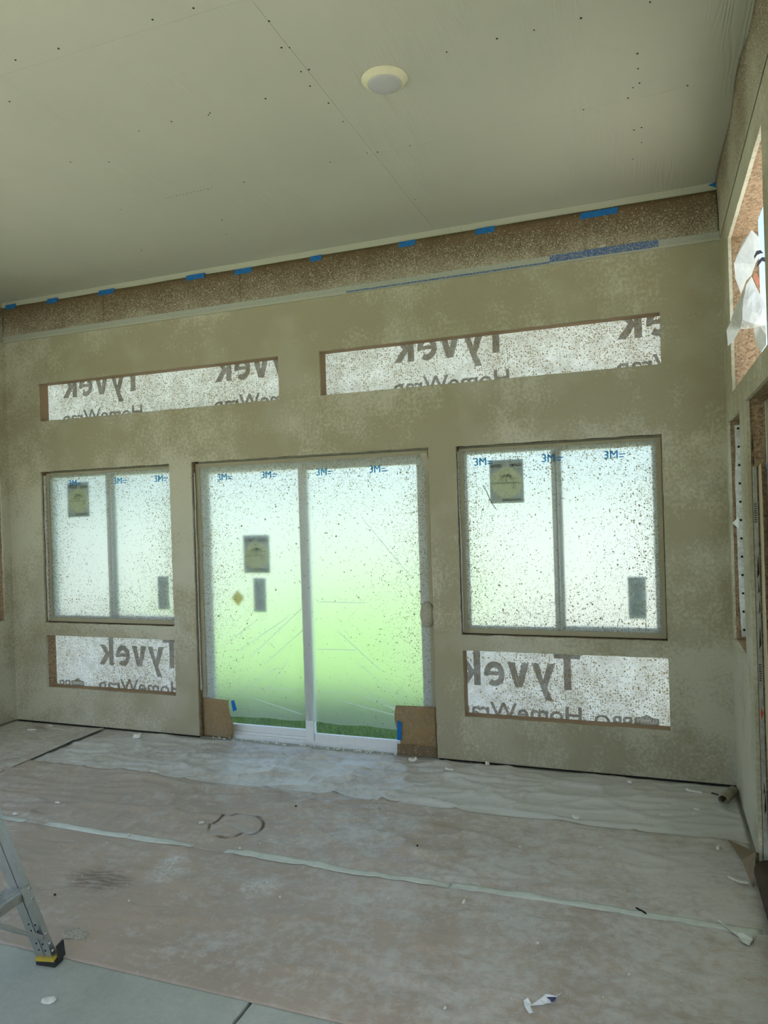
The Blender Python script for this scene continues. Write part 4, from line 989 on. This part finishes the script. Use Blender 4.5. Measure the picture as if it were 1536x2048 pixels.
scrap([(1432, 1842), (1440, 1846), (1455, 1855), (1474, 1866), (1487, 1871), (1500, 1868), (1508, 1872), (1506, 1884), (1498, 1890), (1486, 1887), (1476, 1880), (1480, 1874), (1462, 1864), (1446, 1855)], 'torn white scrap on the end of the right floor tape', plain('torn_grey', (0.66, 0.69, 0.62), .6, .3), lift=.014)
# rolled offcut in the corner and the paper folded up at the right door
KROLL = plain('kraft_plain', (0.34, 0.30, 0.22), .75, .25, var=.2, sc=20)
def curl_roll(a, b_, r, turns, mat, name, lab, t=.0012):
    a, b_ = Vector(a), Vector(b_); ax = (b_ - a).normalized(); up = Vector((0, 0, 1)); sd_ = ax.cross(up).normalized()
    def fn(u, v):
        th = -.6 + u * turns * 2 * math.pi; rr = r * (1 - .22 * u)
        c = a.lerp(b_, v)
        return c + sd_ * math.cos(th) * rr + up * (math.sin(th) * rr + r + .001)
    o = MB().grid(fn, 40, 6).build(name, mat, loc=a, smooth=True, solid=t); o.location = a; tag(o, lab, 'paper roll'); return o
ra, rb = at(1446, 1612, 2, .012), at(1466, 1588, 2, .012)
curl_roll((ra.x, ra.y, zfloor(ra.x, ra.y)), (rb.x, rb.y - .02, zfloor(rb.x, rb.y)), .028, .8, KROLL, 'paper_roll', 'rolled paper offcut lying in the right back corner')
KFLAP = plain('kraft_flap', (0.235, 0.180, 0.115), .7, .3, var=.15, sc=14)
A_, B_ = at(1455, 1679, 2, .02), Vector((XR + .004, -.90, .035)); C_ = at(1506, 1777, 2, .010); D_ = Vector((XR - .018, -1.00, .085))
E_ = A_.lerp(C_, .5) + Vector((.01, 0, .012))
fp = MB().add([A_, E_, C_, D_, B_], [(0, 1, 4), (1, 3, 4), (1, 2, 3)]).build('folded_paper_flap', KFLAP, solid=.0012)
tag(fp, 'folded triangular brown paper flap at the foot of the right door', 'paper scrap')
curl_roll((XR + .012, -1.135, .004), (XR + .020, -2.3, .004), .055, 1.4, plain('dark_kraft', (0.06, 0.045, 0.03), .8, .2), 'paper_roll', 'dark paper roll along the foot of the right door', .002)
# foam crumbs squeezed out under the door track, fine crumbs over the floor
rd = random.Random(21); b = MB()
for k in range(70):
    u = rd.random(); x = 1.9 + u * 1.5; y = .045 - rd.random() * .03; r = rd.uniform(.003, .009)
    z = zC(x, min(y, -.012)) + r * .4
    b.cyl((x, y - .02, z - r * .5), (x + rd.uniform(-.012, .012), y - .02 + rd.uniform(-.006, .006), z + r * .7), r, r * .6, 6)
o = b.build('foam_crumbs', CHIP, kind='stuff'); tag(o, 'pale foam crumbs along the threshold of the back door', 'crumbs', None, 'stuff')
b = MB()
for k in range(190):
    x, y = rd.uniform(1.0, 5.35), -rd.random() ** 1.2 * 2.75; r = rd.uniform(.0010, .0024) * (1.6 if rd.random() < .08 else 1); z = zfloor(x, y)
    if abs(y + 1.537) < .06: continue
    b.cyl((x, y, z - .001), (x + rd.uniform(-.004, .004), y, z + r * 1.1), r, r * .6, 5)
o = b.build('plaster_dust_crumbs', CHIP, kind='stuff'); tag(o, 'fine pale crumbs strewn over the whole floor paper', 'crumbs', None, 'stuff')

# ------------------------------------------------------------------ step ladder (its far front rail stands in view)
F_ = Vector((2.840, -2.500, 0)); S_ = Vector((.10, -.995, 0)).normalized(); X_ = Vector((-.995, -.10, 0)).normalized(); U_ = Vector((0, 0, 1))
ld = thing('step_ladder', 'aluminium step ladder with black and yellow rubber foot at left edge', 'ladder', F_)
LEAN, TAP, HT, WB = .36, .08, 1.60, .50
dirF = (X_ * LEAN + S_ * TAP + U_); dirN = (X_ * LEAN - S_ * TAP + U_)
def rail(base, d, s_in, name='rail', depth=.075, front=True, h=HT, z0=.03):
    """C channel: web faces the other rail, flanges turned outwards"""
    fx = -X_ if front else X_
    top_, bot_ = base + d * h, base + d * z0
    b = MB(); t = .003; w_ = .026
    def sec(o_, e_):
        return [o_ + fx * (depth / 2) , o_ - fx * (depth / 2)]
    out = -s_in
    prof = [(depth / 2, 0), (depth / 2, w_), (depth / 2 - t, w_), (depth / 2 - t, t), (-depth / 2 + t, t), (-depth / 2 + t, w_), (-depth / 2, w_), (-depth / 2, 0)]
    r0 = [bot_ + fx * a + out * c for a, c in prof]; r1 = [top_ + fx * a + out * c for a, c in prof]; n = len(prof)
    b.add(r0 + r1, [tuple(range(n - 1, -1, -1)), tuple(range(n, 2 * n))] + [(i, (i + 1) % n, n + (i + 1) % n, n + i) for i in range(n)])
    # rib along the web
    b.add([bot_ + fx * .006 + s_in * .0015, bot_ - fx * .006 + s_in * .0015, top_ - fx * .006 + s_in * .0015, top_ + fx * .006 + s_in * .0015], [(0, 1, 2, 3)])
    o = b.build(name, ALU, ld); return o
rlF = rail(F_, dirF, S_); rlN = rail(F_ + S_ * WB, dirN, -S_)
RB = F_ + X_ * 1.06
dRf = (X_ * -.24 + S_ * TAP + U_); dRn = (X_ * -.24 - S_ * TAP + U_)
rail(RB, dRf, S_, 'rear_rail', .045, False, 1.56); rail(RB + S_ * WB, dRn, -S_, 'rear_rail', .045, False, 1.56)
for zz in (.55, 1.1):
    p0, p1 = RB + dRf * zz, RB + S_ * WB + dRn * zz; MB().cyl(p0, p1, .012).build('rear_bar', ALU, ld)
def step(zz):
    p0, p1 = F_ + dirF * zz, F_ + S_ * WB + dirN * zz
    b = MB(); dp, t, ap = .084, .003, .032
    for (a0, a1, c0, c1) in ((-dp / 2, dp / 2, 0, t), (-dp / 2, -dp / 2 + t, -ap, 0), (dp / 2 - t, dp / 2, -ap, 0)):
        vs = [p + X_ * a + U_ * c for p in (p0, p1) for a, c in ((a0, c0), (a1, c0), (a1, c1), (a0, c1))]
        b.add(vs, [(0, 1, 2, 3), (7, 6, 5, 4), (0, 4, 5, 1), (1, 5, 6, 2), (2, 6, 7, 3), (3, 7, 4, 0)])
    for k in range(6):
        a0 = -dp / 2 + .008 + k * .011
        vs = [p + X_ * a + U_ * c for p in (p0, p1) for a, c in ((a0, t), (a0 + .004, t), (a0 + .004, t + .002), (a0, t + .002))]
        b.add(vs, [(0, 1, 2, 3), (7, 6, 5, 4), (1, 5, 6, 2), (2, 6, 7, 3), (3, 7, 4, 0)])
    s_ = b.build('step', ALU, ld, bevel=.001)
    # bracket tab wrapped over the rail flange with two rivets
    fx = -X_
    b = MB(); q = p0 + fx * .040
    vs = [q + S_ * a + U_ * c + X_ * LEAN * c for a, c in ((.022, -.050), (-.024, -.050), (-.024, .012), (.022, .012))]
    b.prism(vs, fx * .003); b.build('step_bracket', ALU, s_)
    for c in (-.036, 0.0):
        qq = q + fx * .003 + U_ * c + X_ * LEAN * c - S_ * .012; MB().cyl(qq, qq + fx * .004, .0065, .0045, 12).build('rivet', ALU, s_)
    return s_
for k in range(5): step(.285 + k * .29)
# knee braces under the first step
def brace(p0, p1, side):
    w_, t = .030, .003; ax = (p1 - p0).normalized(); b = MB()
    for off in ((0, 0), ):
        vs = []
        for p in (p0, p1):
            for a, c in ((-w_ / 2, -.010), (w_ / 2, -.010), (w_ / 2, .010), (-w_ / 2, .010)): vs.append(p + X_ * a + U_ * c)
        b.add(vs, [(3, 2, 1, 0), (4, 5, 6, 7), (0, 1, 5, 4), (1, 2, 6, 5), (2, 3, 7, 6), (3, 0, 4, 7)])
    return b.build('knee_brace', ALU, ld, bevel=.002)
brace(F_ + dirF * .105 - X_ * .018, F_ + dirF * .255 + S_ * .17 - X_ * .018, 1)
brace(F_ + S_ * WB + dirN * .105 - X_ * .018, F_ + S_ * WB + dirN * .255 - S_ * .17 - X_ * .018, 1)
for zz in (.115, .078, .050):
    qv = F_ + dirF * zz - X_ * .0375 - S_ * .012; MB().cyl(qv, qv - X_ * .005, .0065, .0045, 12).build('rivet', ALU, rlF)
b = MB()
for k in range(5):
    for a in (-.018, .010):
        p = F_ + dirF * (.055 + k * .024) + X_ * a + S_ * .0005; b.cyl(p, p + S_ * .0012, .0034, n=8)
b.build('web_holes', DARK, rlF, kind='stuff')
def foot(base, s_in, d):
    b = MB(); P = lambda a, c, z: base + (-X_) * a + s_in * c + U_ * z
    ft = b.add([P(.044, .012, 0), P(.044, -.036, 0), P(-.040, -.036, 0), P(-.040, .012, 0), P(.046, .012, .026), P(.046, -.036, .036), P(-.042, -.036, .020), P(-.042, .012, .020)],
               [(3, 2, 1, 0), (4, 5, 6, 7), (0, 1, 5, 4), (1, 2, 6, 5), (2, 3, 7, 6), (3, 0, 4, 7)]).build('foot_pad', RUBBER, ld, bevel=.004)
    MB().add([P(.040, .013, .022), P(-.040, .013, .016), P(-.040, -.030, .016), P(.040, -.030, .022), P(.039, .0135, .034), P(-.040, .0135, .028), P(-.040, -.030, .028), P(.039, -.030, .034)],
             [(3, 2, 1, 0), (4, 5, 6, 7), (0, 1, 5, 4), (1, 2, 6, 5), (2, 3, 7, 6), (3, 0, 4, 7)]).build('yellow_band', YELLOW, ft)
    MB().add([P(.043, -.004, .020), P(.050, -.004, .020), P(.050, -.040, .020), P(.043, -.040, .020), P(.036, -.004, .070), P(.043, -.004, .070), P(.043, -.040, .076), P(.036, -.040, .076)],
             [(3, 2, 1, 0), (4, 5, 6, 7), (0, 1, 5, 4), (1, 2, 6, 5), (2, 3, 7, 6), (3, 0, 4, 7)]).build('foot_clip', RUBBER, ft)
foot(F_, S_, dirF); foot(F_ + S_ * WB, -S_, dirN)
for bs, sg in ((RB, 1), (RB + S_ * WB, -1)): MB().box(-.03, .03, -.03, .03, 0, .035, Matrix.Translation(bs)).build('rear_foot', RUBBER, ld, bevel=.006)
tc = F_ + dirF * HT; tc2 = F_ + S_ * WB + dirN * HT; mid = (tc + tc2) / 2
MB().box(-.12, .13, -.20, .20, -.03, .05, Matrix.Translation(mid + X_ * .02)).build('top_cap', plain('cap_plastic', (0.35, 0.36, 0.36), .5), ld, bevel=.01)

# ------------------------------------------------------------------ outside
o = MB().grid(lambda u, v: Vector((-40 + 80 * u, -40 + 90 * v, -.14)), 8, 8).build('lawn', LAWN); struct(o, 'sunlit green lawn outside the glass door', 'lawn')
PAT = plain('patio_concrete', (0.26, 0.25, 0.225), .8, .2, var=.06, sc=2)
o = MB().box(2.15, 9.0, 3.6, 10.9, -.15, -.10).build('patio', PAT); struct(o, 'pale concrete patio beyond the right window', 'patio')
o = MB().box(XR + .35, 13.0, -12, 3.4, -.15, -.10).build('path_reflector', plain('path_reflector_pale', (0.78, 0.76, 0.70), .8, .2, var=.06, sc=2)); struct(o, 'unseen pale slab added outside the right wall to bounce light in', 'path')  # added reflector, bounces sun up through the upper hole
o = MB().box(-.3, XR + .34, -14, YB - .13, -.15, -.02).build('rear_reflector', plain('rear_reflector_pale', (0.70, 0.68, 0.60), .8, .2, var=.06, sc=2)); struct(o, 'unseen pale slab added behind the viewer to bounce light in', 'terrace')  # reflector added out of view, throws sunlight in from the rear
o = MB().box(-9.0, -.35, -8.0, .9, -.15, -.10).build('side_reflector', plain('side_reflector_pale', (0.74, 0.70, 0.60), .8, .2, var=.06, sc=2)); struct(o, 'unseen pale slab added outside the left wall as light reflector', 'terrace')  # added unseen reflector, raises the light on right wall and floor
o = MB().box(-9.6, -2.0, 1.2, 4.3, -.15, -.11).build('gravel_reflector', plain('gravel_reflector_pale', (0.46, 0.47, 0.47), .9, .1, var=.15, sc=30)); struct(o, 'pale gravel added outside the left window to whiten its film', 'gravel')  # added so the left window film turns paler and less green
FEN = plain('fence_white', (0.58, 0.58, 0.565), .5, .4, var=.03, sc=3)
def fence(p, q, lab):
    p, q = Vector((*p, -.14)), Vector((*q, -.14)); d = q - p; L = d.length; d.normalize(); n = max(1, round(L / 2.4))
    r = thing('white_fence', lab, 'fence', p); nn = d.cross(Vector((0, 0, 1)))
    for k in range(n + 1):
        c_ = p + d * (L * k / n); MB().box(-.06, .06, -.06, .06, 0, 1.98, Matrix.Translation(c_)).build('post', FEN, r)
    for k in range(n):
        nb = 12
        for j in range(nb):
            a = p + d * (L * (k + (j + .03) / nb) / n); c_ = p + d * (L * (k + (j + .97) / nb) / n)
            MB().prism([a + nn * .012, c_ + nn * .012, c_ - nn * .012, a - nn * .012], (0, 0, 1.85)).build('board', FEN, r)
fence((-9.5, 4.4), (-1.85, 4.4), 'white board fence glowing through the left window')
fence((-1.85, 4.6), (-1.85, 10.8), 'white board fence running away beside the lawn')
fence((-1.85, 11.0), (9.4, 11.0), 'white board fence across the far end of the lawn')
rd = random.Random(4); b = MB()
for k in range(26000):
    x, y = rd.uniform(.6, 4.2), .17 + rd.random() * 1.75; h_ = rd.uniform(.035, .085); a = rd.uniform(0, 6.28); w_ = rd.uniform(.0016, .003); ln = rd.uniform(.01, .05)
    ca, sa = math.cos(a), math.sin(a); bx, by = rd.uniform(-1, 1) * ln, rd.uniform(-1, 1) * ln
    b.add([(x - ca * w_, y - sa * w_, -.14), (x + ca * w_, y + sa * w_, -.14), (x + bx * .4 + ca * w_ * .7, y + by * .4 + sa * w_ * .7, -.14 + h_ * .62), (x + bx, y + by, -.14 + h_)], [(0, 1, 2), (0, 2, 3)])
me = bpy.data.meshes.new('grass_blades'); me.from_pydata([tuple(q) for q in b.v], [], b.f); me.update(); me.materials.append(GRASS)
o = bpy.data.objects.new('grass_blades', me); COL.objects.link(o); tag(o, 'green grass blades right outside the back door', 'grass', None, 'stuff')
